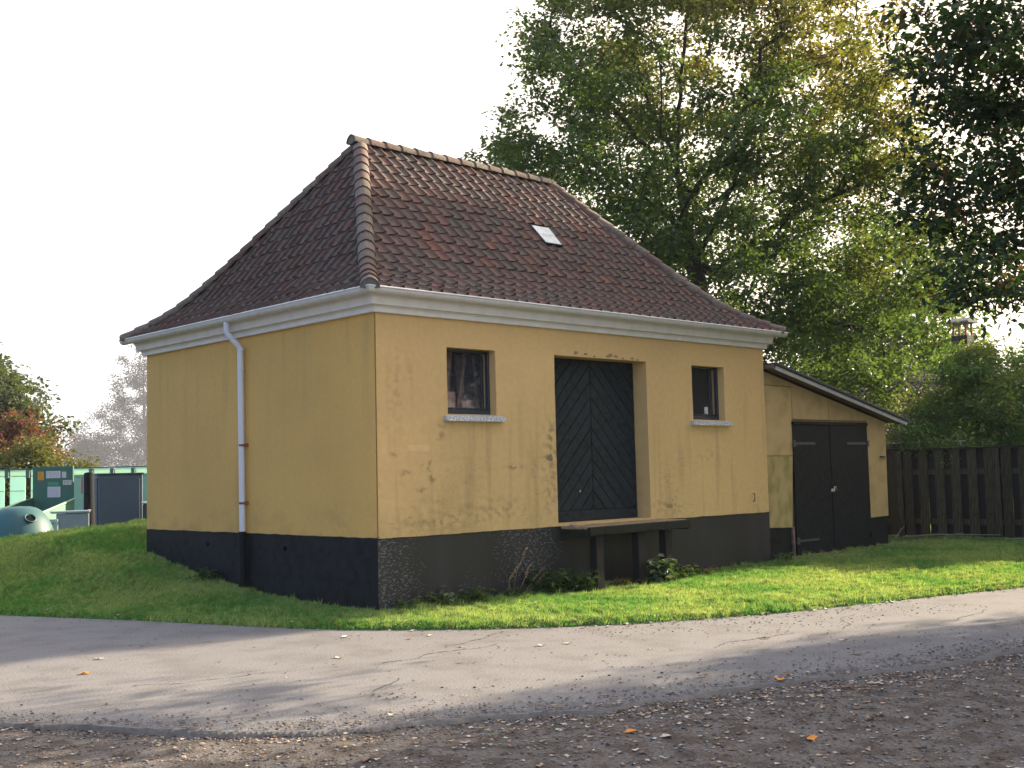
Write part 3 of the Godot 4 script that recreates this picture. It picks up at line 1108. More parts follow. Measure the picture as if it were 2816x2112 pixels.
	for run in 2:
		var m := MB.new()
		var far_f := W + 0.33
		var far_s := -D - 0.36
		var at := func(off: float, y: float, end: int) -> Vector3:
			if run == 0:
				return Vector3(-off if end == 0 else far_f, y, off)
			return Vector3(-off, y, off if end == 1 else far_s)
		for lay in 2:
			var r := R - 0.005 * lay
			var k := 12
			for i in k:
				var a0 := PI * i / k
				var a1 := PI * (i + 1) / k
				var q := []
				for e in [[a0, 0], [a0, 1], [a1, 1], [a1, 0]]:
					var off: float = oc + cos(e[0]) * r
					q.append(at.call(off, yc - sin(e[0]) * r, e[1]))
				var kk := m.v.size()
				for e in 4:
					var an: float = [a0, a0, a1, a1][e]
					var o := Vector3(0, -sin(an), cos(an)) if run == 0 else Vector3(-cos(an), -sin(an), 0)
					m.pt(q[e], o if lay == 0 else -o)
				if lay == 0:
					m.idx_quad(kk + 3, kk + 2, kk + 1, kk)
				else:
					m.idx_quad(kk, kk + 1, kk + 2, kk + 3)
		# rolled bead on the outer rim
		m.tube(PackedVector3Array([at.call(oc + R, yc + 0.004, 0), at.call(oc + R, yc + 0.004, 1)]), PackedFloat32Array([0.013, 0.013]), 8)
		# end plate
		var e_end: int = 1 if run == 0 else 0
		for i in 8:
			var a0 := PI * i / 8
			var a1 := PI * (i + 1) / 8
			m.tri(at.call(oc, yc, e_end), at.call(oc + cos(a0) * R, yc - sin(a0) * R, e_end), at.call(oc + cos(a1) * R, yc - sin(a1) * R, e_end))
		var gt := part("gutter", m, M.gutter, root)
		# joints and brackets
		var spots := [0.35, 1.35, 2.2, 3.3, 4.25, 5.3, 6.3, 7.6] if run == 0 else [-0.9, -2.2, -4.6, -5.7]
		for s in spots:
			var b := MB.new()
			var wv := 0.05 if int(s * 10) % 2 == 0 else 0.02
			for i in 12:
				var a0 := PI * i / 12
				var a1 := PI * (i + 1) / 12
				var r := R + 0.004
				var q := []
				for e in [[a0, -wv], [a0, wv], [a1, wv], [a1, -wv]]:
					var off: float = oc + cos(e[0]) * r
					var y: float = yc - sin(e[0]) * r
					q.append(Vector3(s + e[1], y, off) if run == 0 else Vector3(-off, y, s + e[1]))
				b.quad(q[3], q[2], q[1], q[0])
			part("gutter_joint", b, M.gutter, gt)
	# downpipe with its swan neck, on the side wall
	var dpz := -3.05
	var pth := PackedVector3Array([Vector3(-oc, yc - 0.05, dpz), Vector3(-oc, 3.62, dpz), Vector3(-oc + 0.01, 3.57, dpz + 0.006), Vector3(-0.10, 3.42, dpz + 0.075), Vector3(-0.075, 3.38, dpz + 0.088), Vector3(-0.07, 3.32, dpz + 0.09), Vector3(-0.066, 0.89, dpz + 0.11)])
	var dp := MB.new()
	dp.tube(pth, PackedFloat32Array([0.042, 0.042, 0.042, 0.042, 0.042, 0.042, 0.042]), 14)
	var pipe := part("downpipe", dp, M.pipe, root)
	var low := MB.new()
	low.tube(PackedVector3Array([Vector3(-0.07, 0.90, dpz + 0.11), Vector3(-0.07, 0.02, dpz + 0.11)]), PackedFloat32Array([0.05, 0.05]), 14)
	part("standpipe", low, M.plinth_side, pipe)
	for y in [3.1, 3.36]:
		var sl := MB.new()
		sl.tube(PackedVector3Array([Vector3(-0.067, y - 0.02, dpz + 0.095), Vector3(-0.067, y + 0.02, dpz + 0.095)]), PackedFloat32Array([0.046, 0.046]), 14)
		part("pipe_sleeve", sl, M.pipe, pipe)
	for y in [1.28, 2.06]:
		var cl := MB.new()
		cl.box(Vector3(-0.03, y, dpz + 0.165), Vector3(0.05, 0.05, 0.035), 0.006)
		cl.tube(PackedVector3Array([Vector3(-0.067, y - 0.014, dpz + 0.11), Vector3(-0.067, y + 0.014, dpz + 0.11)]), PackedFloat32Array([0.045, 0.045]), 12)
		part("pipe_clip", cl, M.rust, pipe)
	# windows
	for k in 2:
		var x0: float = [1.09, 5.98][k]
		var x1: float = [1.91, 6.79][k]
		var y0 := 2.345
		var y1 := 3.183
		var z := -0.10
		var fr := MB.new()
		var fwid := 0.034
		fr.box(Vector3(x0 + fwid / 2, (y0 + y1) / 2, z - 0.03), Vector3(fwid, y1 - y0, 0.06), 0.006)
		fr.box(Vector3(x1 - fwid / 2, (y0 + y1) / 2, z - 0.03), Vector3(fwid, y1 - y0, 0.06), 0.006)
		fr.box(Vector3((x0 + x1) / 2, y1 - fwid / 2, z - 0.03), Vector3(x1 - x0 - 2 * fwid, fwid, 0.056), 0.006)
		fr.box(Vector3((x0 + x1) / 2, y0 + 0.035, z - 0.03), Vector3(x1 - x0 - 2 * fwid, 0.07, 0.056), 0.006)
		fr.box(Vector3((x0 + x1) / 2, y0 + 0.085, z - 0.04), Vector3(x1 - x0 - 2 * fwid, 0.022, 0.03), 0.005)
		var win := part("window", fr, M.frame, root)
		var pn := MB.new()
		pn.quad(Vector3(x0 + fwid, y0 + 0.07, z - 0.035), Vector3(x1 - fwid, y0 + 0.07, z - 0.035), Vector3(x1 - fwid, y1 - fwid, z - 0.035), Vector3(x0 + fwid, y1 - fwid, z - 0.035))
		part("pane", pn, M.glass, win)
		var sl := MB.new()
		var sp := PackedVector2Array([Vector2(-0.10, 0.012), Vector2(0.085, -0.028), Vector2(0.085, -0.085), Vector2(-0.10, -0.085)])
		var ex := Vector3(0, 0, 1)
		# side profile swept along x
		var xa := x0 - 0.065
		var xb := x1 + 0.10
		for i in 4:
			var j := (i + 1) % 4
			sl.quad(Vector3(xa, y0 + sp[j].y, sp[j].x), Vector3(xb, y0 + sp[j].y, sp[j].x), Vector3(xb, y0 + sp[i].y, sp[i].x), Vector3(xa, y0 + sp[i].y, sp[i].x))
		for x in [xa, xb]:
			sl.quad(Vector3(x, y0 + sp[0].y, sp[0].x), Vector3(x, y0 + sp[1].y, sp[1].x), Vector3(x, y0 + sp[2].y, sp[2].x), Vector3(x, y0 + sp[3].y, sp[3].x))
		part("sill", sl, M.sill, win)
		if k == 1:
			var lb := MB.new()
			lb.box(Vector3(x1 - 0.27, y0 + 0.16, z - 0.045), Vector3(0.09, 0.11, 0.004), 0.0)
			part("paper_note", lb, M.cornice, win)
	build_door(root)
	# small iron hook low on the wall, flakes of broken render over the door
	var hk := MB.new()
	hk.tube(PackedVector3Array([Vector3(7.45, 1.18, 0.0), Vector3(7.45, 1.18, 0.05), Vector3(7.45, 1.06, 0.05), Vector3(7.45, 1.05, 0.02)]), PackedFloat32Array([0.008, 0.008, 0.008, 0.008]), 6)
	part("wall_hook", hk, M.iron, root)
	for q in [[3.42, 3.235, 0.05], [3.62, 3.23, 0.04], [3.8, 3.205, 0.03], [4.08, 3.225, 0.05], [4.14, 3.24, 0.05], [4.25, 3.225, 0.045], [4.4, 3.205, 0.03], [4.6, 3.215, 0.04], [4.72, 3.20, 0.025]]:
		var fl := MB.new()
		var poly := PackedVector2Array()
		for k in 7:
			var an := TAU * k / 7
			poly.append(Vector2(cos(an) * q[2] * rnd(0.6, 1.1), sin(an) * q[2] * 0.5 * rnd(0.6, 1.1)))
		fl.prism(poly, Vector3(q[0], q[1], 0.006), Vector3.RIGHT, Vector3.UP, 0.016, 0.003)
		fl.col = Color(1, 1, 1)
		part("render_chip", fl, M.deck, root)
	build_roof(root)
	return root

func build_door(root: Node3D) -> void:
	var x0 := 2.99
	var x1 := 4.91
	var y0 := 0.905
	var y1 := 3.183
	var z := -0.24
	var bk := MB.new()
	bk.box(Vector3((x0 + x1) / 2, (y0 + y1) / 2, z - 0.03), Vector3(x1 - x0, y1 - y0, 0.04), 0.0)
	var door := part("door", bk, M.door, root)
	var mid := (x0 + x1) / 2
	var bw := 0.152
	for half in 2:
		var xa := x0 + 0.012 if half == 0 else mid + 0.004
		var xb := mid - 0.004 if half == 0 else x1 - 0.012
		var rect := PackedVector2Array([Vector2(xa, y0 + 0.15), Vector2(xb, y0 + 0.15), Vector2(xb, y1 - 0.03), Vector2(xa, y1 - 0.03)])
		var dir := Vector2(1, 1.05).normalized() if half == 0 else Vector2(1, -1.05).normalized()
		var nr := Vector2(-dir.y, dir.x)
		var c0 := Vector2(mid, 2.0)
		for k in range(-14, 15):
			var a := c0 + nr * (k * bw + 0.005)
			var b := c0 + nr * ((k + 1) * bw - 0.005)
			var strip := PackedVector2Array([a - dir * 4, a + dir * 4, b + dir * 4, b - dir * 4])
			for poly in Geometry2D.intersect_polygons(rect, strip):
				if poly.size() < 3:
					continue
				var area := 0.0
				for i in poly.size():
					area += poly[i].cross(poly[(i + 1) % poly.size()])
				if area < 0:
					poly.reverse()
				var m := MB.new()
				var kk := rnd(0.72, 1.25)
				m.col = Color(kk, kk, kk)
				m.prism(poly, Vector3(0, 0, z - 0.009), Vector3.RIGHT, Vector3.UP, 0.022 + rnd(-0.002, 0.002), 0.009)
				part("plank", m, M.door, door)
	var rail := MB.new()
	rail.box(Vector3(mid, y0 + 0.078, z + 0.004), Vector3(x1 - x0 - 0.03, 0.135, 0.024), 0.005)
	part("rail", rail, M.door, door)
	var kn := MB.new()
	kn.box(Vector3(mid - 0.27, y0 + 0.42, z + 0.022), Vector3(0.02, 0.03, 0.012), 0.003)
	part("keyhole_plate", kn, M.steel, door)

# ---------------------------------------------------------------- platform, shed, fence
func build_platform() -> void:
	var root := thing("loading_platform", "low wooden loading platform on dark posts below the big dark door", "platform")
	# deck boards run along the wall
	var zf := 0.56
	for k in 4:
		var za := 0.016 + k * 0.118
		var m := MB.new()
		var kk := rnd(0.85, 1.1)
		m.col = Color(kk, kk, kk)
		m.box(Vector3(4.09, 0.857 + rnd(-0.002, 0.002), za + 0.058), Vector3(2.12 + rnd(-0.01, 0.01), 0.034, 0.112), 0.005, Basis(Vector3.BACK, 0.0055))
		part("plank", m, M.deck, root)
	var fb := MB.new()
	fb.box(Vector3(4.09, 0.812, zf - 0.03), Vector3(2.12, 0.115, 0.055), 0.008, Basis(Vector3.BACK, 0.0055))
	part("front_beam", fb, M.beam, root)
	for x in [3.055, 5.125]:
		var sb := MB.new()
		sb.box(Vector3(x, 0.785 + (x - 4.09) * 0.0055, 0.27), Vector3(0.05, 0.105, 0.50), 0.006)
		part("side_beam", sb, M.beam, root)
	for q in [[3.24, 0.47], [4.10, 0.46], [4.72, 0.43]]:
		var m := MB.new()
		m.box(Vector3(q[0], 0.30, q[1]), Vector3(0.15, 0.88, 0.13), 0.01)
		part("post", m, M.post, root)
	var st := MB.new()
	var sph := SphereMesh.new()
	st.box(Vector3(3.10, 0.889, 0.16), Vector3(0.11, 0.035, 0.07), 0.014, Basis(Vector3.UP, 0.6))
	st.col = Color(0.3, 0.26, 0.22)
	whole("stone", tint(st, Color(0.32, 0.27, 0.24)), M.stone, "small pale stone lying on the left end of the wooden loading platform", "stone")

func shed_top(x: float) -> float:
	return 3.30 - (x - 8.04) * 0.2053 - 0.12

func build_shed() -> void:
	var root := thing("lean_to_shed", "yellow panelled lean-to shed with dark double doors against the building's right end", "shed")
	var z := -0.10
	# panels: each with its own edge; left bottom at 0.60, right bottom at 0.14..0.63
	var polys := [
		[Vector2(7.905, 1.785), Vector2(8.795, 1.78), Vector2(8.825, 2.945), Vector2(7.905, 2.955)],
		[Vector2(8.04, 0.60), Vector2(8.70, 0.575), Vector2(8.79, 1.772), Vector2(7.905, 1.777), Vector2(7.915, 0.86), Vector2(8.035, 0.86)],
		[Vector2(7.905, 2.965), Vector2(8.83, 2.955), Vector2(8.83, 3.0), Vector2(7.905, 3.19)],
		[Vector2(8.835, 2.40), Vector2(9.96, 2.40), Vector2(9.96, shed_top(9.96)), Vector2(8.835, shed_top(8.835))],
		[Vector2(9.97, 2.40), Vector2(11.23, 2.40), Vector2(11.23, shed_top(11.23)), Vector2(9.97, shed_top(9.97))],
		[Vector2(11.24, 0.63), Vector2(11.87, 0.64), Vector2(11.90, shed_top(11.90)), Vector2(11.24, shed_top(11.24))]]
	polys[2][2].y = shed_top(8.83)
	polys[2][3].y = shed_top(7.905)
	for k in polys.size():
		var m := MB.new()
		var kk: float = [1.0, 0.96, 0.86, 0.9, 0.88, 0.94][k]
		m.col = Color(kk, kk, kk)
		var pp := PackedVector2Array(polys[k])
		if k == 1:   # L-shaped corner: split
			m.prism(PackedVector2Array([Vector2(8.04, 0.60), Vector2(8.70, 0.575), Vector2(8.79, 1.772), Vector2(8.04, 1.776)]), Vector3(0, 0, z - 0.02), Vector3.RIGHT, Vector3.UP, 0.03, 0.003)
			m.prism(PackedVector2Array([Vector2(7.905, 0.88), Vector2(8.04, 0.88), Vector2(8.04, 1.776), Vector2(7.905, 1.777)]), Vector3(0, 0, z - 0.02), Vector3.RIGHT, Vector3.UP, 0.0295, 0.0)
		else:
			m.prism(pp, Vector3(0, 0, z - 0.02), Vector3.RIGHT, Vector3.UP, 0.03 + 0.003 * (k % 3), 0.003)
		part("wall_panel", m, M.mossy if k == 1 else M.shed_panel, root)
	# black base and the body behind the panels
	var bs := MB.new()
	bs.box(Vector3(8.34, 0.30, z - 0.10), Vector3(0.86, 0.70, 0.14), 0.0)
	part("base", bs, M.plinth_side, root)
	var bs2 := MB.new()
	bs2.box(Vector3(11.56, 0.30, z - 0.10), Vector3(0.68, 0.74, 0.14), 0.0)
	part("base", bs2, M.plinth_side, root)
	var bd := MB.new()
	bd.prism(PackedVector2Array([Vector2(7.91, 0.0), Vector2(11.88, 0.0), Vector2(11.88, shed_top(11.88) - 0.01), Vector2(7.91, shed_top(7.91) - 0.01)]), Vector3(0, 0, -4.2), Vector3.RIGHT, Vector3.UP, 4.05)
	part("side_wall", bd, M.shed_panel, root)
	# worn jamb post left of the doors
	var jp := MB.new()
	jp.box(Vector3(8.72, 0.33, z + 0.0), Vector3(0.05, 0.5, 0.05), 0.006)
	part("door_jamb", jp, M.timber, root)
	# roof: sheet, barge board, eaves end
	var ang := atan(-0.2053)
	var bas := Basis(Vector3.BACK, ang)
	var mx := (8.0 + 12.3) / 2
	var rlen := 4.3 / cos(ang)
	var rf := MB.new()
	rf.box(Vector3(mx, shed_top(mx) + 0.10, -2.05), Vector3(rlen, 0.045, 4.5), 0.006, bas)
	part("roof_sheet", rf, M.felt, root)
	var bb := MB.new()
	bb.box(Vector3(mx + 0.02, shed_top(mx) + 0.062, 0.135), Vector3(rlen - 0.03, 0.10, 0.03), 0.004, bas)
	part("barge_board", bb, M.fascia, root)
	var tr := MB.new()
	tr.box(Vector3(mx + 0.02, shed_top(mx) + 0.124, 0.15), Vector3(rlen, 0.014, 0.045), 0.004, bas)
	part("edge_trim", tr, M.gutter, root)
	var rb := MB.new()
	rb.box(Vector3(7.99, shed_top(7.99) + 0.05, 0.05), Vector3(0.10, 0.07, 0.2), 0.01)
	part("purlin_end", rb, M.timber, root)
	var sof := MB.new()
	sof.box(Vector3(mx, shed_top(mx) + 0.045, 0.03), Vector3(rlen - 0.1, 0.02, 0.18), 0.0, bas)
	part("soffit", sof, M.timber, root)
	# doors
	for k in 2:
		var xa: float = [8.80, 9.945][k]
		var xb: float = [9.935, 11.20][k]
		var d := MB.new()
		d.box(Vector3((xa + xb) / 2, 1.18, z + 0.005 + 0.008 * k), Vector3(xb - xa, 2.27, 0.045), 0.006)
		var leaf := part("door", d, M.shed_door, root)
		var hx := 9.13 if k == 0 else 10.80
		for y in [1.985, 0.34]:
			var h := MB.new()
			h.box(Vector3(hx, y, z + 0.036 + 0.008 * k), Vector3(0.66, 0.045 if y > 1.0 else 0.035, 0.01), 0.003)
			var kx: float = 8.80 if k == 0 else 11.19
			h.box(Vector3(kx, y, z + 0.045), Vector3(0.07, 0.11, 0.03), 0.006)
			part("hinge", h, M.iron if k == 0 or y > 1.0 else M.shed_door, leaf)
	var hd := MB.new()
	hd.box(Vector3(10.0, 2.335, z + 0.02), Vector3(2.42, 0.055, 0.07), 0.006)
	part("door_head", hd, M.shed_door, root)
	var pl := MB.new()
	pl.box(Vector3(9.92, 1.165, z + 0.065), Vector3(0.11, 0.055, 0.03), 0.01)
	pl.tube(PackedVector3Array([Vector3(9.95, 1.19, z + 0.065), Vector3(9.98, 1.23, z + 0.065), Vector3(10.03, 1.22, z + 0.06), Vector3(10.05, 1.17, z + 0.055)]), PackedFloat32Array([0.008, 0.008, 0.008, 0.008]), 6)
	part("padlock", pl, M.steel, root)
	# a small tap or cleat on the right panel
	var cl := MB.new()
	cl.box(Vector3(11.70, 1.74, z + 0.05), Vector3(0.14, 0.03, 0.05), 0.008)
	cl.tube(PackedVector3Array([Vector3(11.66, 1.74, z + 0.04), Vector3(11.66, 1.74, z + 0.09), Vector3(11.66, 1.69, z + 0.10)]), PackedFloat32Array([0.012, 0.012, 0.012]), 6)
	part("wall_cleat", cl, M.iron, root)

func build_fence() -> void:
	var root := thing("board_fence", "dark weathered board fence running from the shed towards the road", "fence")
	var x := 14.2
	var z0 := -2.6
	var z1 := 6.2
	for y in [0.42, 1.42]:
		var r := MB.new()
		r.box(Vector3(x + 0.035, y, (z0 + z1) / 2), Vector3(0.045, 0.11, z1 - z0), 0.005)
		part("rail", r, M.fence, root)
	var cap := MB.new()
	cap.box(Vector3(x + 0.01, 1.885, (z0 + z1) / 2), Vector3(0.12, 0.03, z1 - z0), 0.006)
	part("capping", cap, M.fence_dark, root)
	var z := z0
	var k := 0
	while z < z1:
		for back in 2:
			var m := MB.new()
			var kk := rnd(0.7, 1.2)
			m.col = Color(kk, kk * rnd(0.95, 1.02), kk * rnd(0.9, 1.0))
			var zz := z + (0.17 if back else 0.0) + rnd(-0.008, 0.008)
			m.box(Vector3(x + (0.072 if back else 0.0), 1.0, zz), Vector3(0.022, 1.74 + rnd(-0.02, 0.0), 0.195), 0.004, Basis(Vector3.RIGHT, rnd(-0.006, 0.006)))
			part("board", m, M.fence_dark if back else M.fence, root)
		if k % 6 == 4:
			var p := MB.new()
			p.box(Vector3(x - 0.035, 0.92, z + 0.17), Vector3(0.04, 1.9, 0.11), 0.006)
			part("post", p, M.fence, root)
		z += 0.34
		k += 1

func build_twigs() -> void:
	var defs := [["long pale fallen branch lying at the foot of the board fence", Vector3(13.3, 0.16, -0.6), Vector3(13.9, 0.20, 1.1), 0.016], ["short pale stick leaning on the foot of the fence near the shed", Vector3(13.2, 0.14, -0.7), Vector3(13.95, 0.34, -0.9), 0.012], ["thin grey stick on the grass near the right frame edge", Vector3(13.3, 0.16, 1.5), Vector3(13.8, 0.17, 3.0), 0.013]]
	for d in defs:
		var m := MB.new()
		m.col = Color(0.20, 0.165, 0.13)
		var a: Vector3 = d[1]
		var b: Vector3 = d[2]
		var r: float = d[3]
		m.tube(PackedVector3Array([a, a.lerp(b, 0.35) + Vector3(0.04, 0.03, 0.0), a.lerp(b, 0.7) + Vector3(-0.03, 0.02, 0.03), b]), PackedFloat32Array([r, r * 0.9, r * 0.7, r * 0.4]), 6)
		m.tube(PackedVector3Array([a.lerp(b, 0.45), a.lerp(b, 0.6) + Vector3(-0.18, 0.06, 0.1)]), PackedFloat32Array([r * 0.6, r * 0.3]), 5)
		whole("fallen_branch", m, M.dry, d[0], "branch", "branches on the ground by the fence")

# ---------------------------------------------------------------- plants
func leaf_spray(count: int, radius: float, ll: float, lw: float, sd: int, flat := 0.45) -> ArrayMesh:
	var r := RandomNumberGenerator.new()
	r.seed = sd
	var m := MB.new()
	for i in count:
		var a := TAU * i / count + r.randf_range(-0.5, 0.5)
		var rad := radius * r.randf_range(0.15, 1.0)
		var p := Vector3(cos(a) * rad, r.randf_range(-1, 1) * radius * flat, sin(a) * rad)
		var dir := Vector3(cos(a + r.randf_range(-0.7, 0.7)), r.randf_range(-0.7, 0.25), sin(a + r.randf_range(-0.7, 0.7))).normalized()
		var nn := Vector3(r.randf_range(-0.7, 0.7), 1, r.randf_range(-0.7, 0.7)).normalized()
		var sd2 := dir.cross(nn).normalized()
		nn = sd2.cross(dir)
		var s := r.randf_range(0.7, 1.2)
		var k := r.randf_range(0.8, 1.2)
		m.col = Color(k, k, k)
		var tip := p + dir * ll * s - nn * ll * 0.12
		var l1 := p + dir * ll * s * 0.42 + sd2 * lw * s * 0.5 + nn * lw * 0.16
		var l2 := p + dir * ll * s * 0.42 - sd2 * lw * s * 0.5 + nn * lw * 0.16
		m.tri(p, tip, l1)
		m.tri(p, l2, tip)
	return m.mesh()

# a branching skeleton: a trunk, then every target is tied to the nearest fitting branch
func grow(trunk: PackedVector3Array, targets: PackedVector3Array, step: float, limbs := []) -> Dictionary:
	var P := PackedVector3Array()
	var par := PackedInt32Array()
	var dirs := PackedVector3Array()
	for i in trunk.size():
		P.append(trunk[i])
		par.append(i - 1)
		dirs.append((trunk[mini(i + 1, trunk.size() - 1)] - trunk[maxi(i - 1, 0)]).normalized())
	for lb in limbs:
		var from := 0
		for i in P.size():
			if P[i].distance_to(lb[0]) < P[from].distance_to(lb[0]):
				from = i
		var last := from
		var cv := Curve3D.new()
		for i in lb.size():
			var tn: Vector3 = (lb[mini(i + 1, lb.size() - 1)] - lb[maxi(i - 1, 0)]) * 0.18
			cv.add_point(lb[i], -tn, tn)
		var n := int(cv.get_baked_length() / 0.4)
		for k in n:
			P.append(cv.sample_baked(cv.get_baked_length() * (k + 1) / n) + Vector3(rnd(-1, 1), rnd(-1, 1), rnd(-1, 1)) * 0.04)
			par.append(last)
			dirs.append((P[P.size() - 1] - P[last]).normalized())
			last = P.size() - 1
	var frame := P.duplicate()
	var order := []
	for t in targets:
		var best := 1e9
		for q in frame:
			best = minf(best, q.distance_to(t))
		order.append([best + rnd(0, 0.6), t])
	order.sort_custom(func(a, b): return a[0] < b[0])
	var tips := PackedInt32Array()
	for o in order:
		var t: Vector3 = o[1]
		var bi := 0
		var bc := 1e9
		for i in P.size():
			var d := t - P[i]
			var l := d.length()
			var cost := l + 0.8 * maxf(0.0, 0.15 * l - d.y) - 0.3 * d.dot(dirs[i])
			if cost < bc:
				bc = cost
				bi = i
		var from := P[bi]
		var l := from.distance_to(t)
		var c := from + dirs[bi] * l * 0.35 + Vector3(0, 0.12 * l, 0)
		var n := maxi(1, int(l / step))
		var last := bi
		for k in n:
			var s := float(k + 1) / n
			var q := from.lerp(c, s).lerp(c.lerp(t, s), s)
			if k < n - 1:
				q += Vector3(rnd(-1, 1), rnd(-1, 1), rnd(-1, 1)) * step * 0.10
			P.append(q)
			par.append(last)
			dirs.append((q - P[last]).normalized())
			last = P.size() - 1
		tips.append(last)
	return {"P": P, "par": par, "tips": tips, "dirs": dirs}

func limb_mesh(g: Dictionary, tip_r: float, power: float, max_r: float) -> MB:
	var P: PackedVector3Array = g.P
	var par: PackedInt32Array = g.par
	var cnt := PackedFloat32Array()
	cnt.resize(P.size())
	var has := PackedByteArray()
	has.resize(P.size())
	for i in range(P.size() - 1, -1, -1):
		if cnt[i] < 1.0:
			cnt[i] = 1.0
		if par[i] >= 0:
			cnt[par[i]] += cnt[i]
	var m := MB.new()
	for i in P.size():
		if par[i] < 0:
			continue
		var r1 := minf(tip_r * pow(cnt[i], power), max_r)
		var r0 := minf(tip_r * pow(cnt[par[i]], power), maxf(r1 * 1.25, r1 + 0.004))
		r0 = minf(r0, max_r)
		var sides := 9 if r1 > 0.12 else (6 if r1 > 0.03 else 3)
		m.tube(PackedVector3Array([P[par[i]], P[i]]), PackedFloat32Array([r0, r1]), sides, false)
	return m

func tree(called: String, label: String, at: Vector3, trunk: PackedVector3Array, targets: PackedVector3Array, p: Dictionary) -> Node3D:
	var root := thing(called, label, p.get("category", "tree"), at, p.get("group", ""))
	var g := grow(trunk, targets, p.get("step", 0.45), p.get("limbs", []))
	part("trunk", limb_mesh(g, p.get("tip", 0.006), p.get("power", 0.48), p.get("max_r", 0.4)), p.get("bark", M.bark), root)
	var tips: PackedInt32Array = g.tips
	var per: int = p.per
	var buf := PackedFloat32Array()
	buf.resize(tips.size() * per * 16)
	var k := 0
	var P: PackedVector3Array = g.P
	var par: PackedInt32Array = g.par
	var fn: Callable = p.color
	var rad: float = p.rad
	for ti in tips:
		var prev := P[maxi(par[ti], 0)]
		for j in per:
			var c := prev.lerp(P[ti], rnd(-0.4, 1.15))
			var o := Vector3(rng.randfn(), rng.randfn() * 0.55, rng.randfn()) * rad * 0.55
			var b := Basis(Vector3.UP, rnd(0, TAU)) * Basis(Vector3.RIGHT, rng.randfn() * 0.4) * Basis(Vector3.BACK, rng.randfn() * 0.4)
			b = b.scaled(Vector3.ONE * rnd(0.75, 1.25))
			put(buf, k, b, c + o, fn.call(c + o))
			k += 1
	var cr := stuff("crown", p.spray, M.leaf, buf, root)
	return root

func envelope(count: int, center: Vector3, hs: Array, rs: Array, sd: int, shell := 0.5, rag := 0.18, hollow := -0.22) -> PackedVector3Array:
	var out := PackedVector3Array()
	var n := noise(0.9, sd, 2)
	var tries := 0
	while out.size() < count and tries < count * 40:
		tries += 1
		var y := rnd(hs[0], hs[hs.size() - 1])
		var r := 0.0
		var mx := 0.0
		for i in hs.size() - 1:
			mx = maxf(mx, maxf(rs[i], rs[i + 1]))
			if y >= hs[i] and y <= hs[i + 1]:
				r = lerpf(rs[i], rs[i + 1], (y - hs[i]) / (hs[i + 1] - hs[i]))
		if rng.randf() > (r * r) / (mx * mx) + 0.05:
			continue
		var a := rnd(0, TAU)
		r *= 1.0 + rag * 2.0 * n.get_noise_3d(cos(a) * 1.6, y * 0.35, sin(a) * 1.6)
		var q := pow(rng.randf(), shell)
		var pt := center + Vector3(cos(a) * r * q, y, sin(a) * r * q)
		# hollows that let the sky through
		if n.get_noise_3d(pt.x * 0.55, pt.y * 0.8, pt.z * 0.55) < hollow:
			continue
		out.append(pt)
	return out

func straight(h: float, lean: Vector3, n := 8) -> PackedVector3Array:
	var a := PackedVector3Array()
	for i in n + 1:
		var t := float(i) / n
		a.append(Vector3(0, -0.6 + (h + 0.6) * t, 0) + lean * t * t + Vector3(sin(t * 5.0) * 0.06 * h * 0.1, 0, cos(t * 4.0) * 0.05 * h * 0.1))
	return a

# crown points dropped, shaping the crowns so sun reaches road, lawn and wall
func sun_trimmed(at: Vector3, pts: PackedVector3Array) -> PackedVector3Array:
	var out := PackedVector3Array()
	var bx := PackedFloat32Array([-7.0, -4.45, -3.8, -2.2, -0.45, 1.6, 5.2, 9.0])
	var bz := PackedFloat32Array([3.0, 3.15, 3.2, 3.45, 4.1, 4.5, 5.2, 5.9])
	for q in pts:
		var p := at + q
		var gx := p.x - p.y / 0.38
		var gz := p.z - p.y * 0.18 / 0.38
		if gx < -7.6:
			# may still cross the wall on its way down
			var fx0 := p.x - p.z / 0.18
			if fx0 < 0.0 or fx0 > 7.9:
				out.append(q)
				continue
		var fx := p.x - p.z / 0.18
		var fy := p.y - p.z * 0.38 / 0.18
		var yg := p.y - (p.z - 0.29) * 0.38 / 0.18
		var xg := p.x - (p.z - 0.29) / 0.18
		if p.x > 22.0 and p.x < 30.0 and p.z < 1.9:
			continue
		if xg > -0.3 and xg < 8.3 and yg > 3.75 and yg < 5.0:
			continue
		if fx > -0.2 and fx < 7.9 and fy > 0.0:
			# falls on the front wall; a gap is cut for one streak of sun, low left another
			var lo := 1.85 + 0.335 * (fx - 5.0)
			if fx > 4.6 and fy > lo - 0.45 and fy < lo + 1.0 + 0.03 * (fx - 5.0):
				continue
			if fx > 2.3 and fx < 3.1 and fy > 0.8 and fy < 1.25:
				continue
			out.append(q)
		elif gx < 9.0 and gz > table(bx, bz, gx) + lerpf(1.9, 0.5, clampf((gx + 4.0) / 4.0, 0.0, 1.0)):
			out.append(q)
		elif gx > 7.5 and gz < 2.6:
			out.append(q)
		elif gz < -0.3:
			out.append(q)
	return out

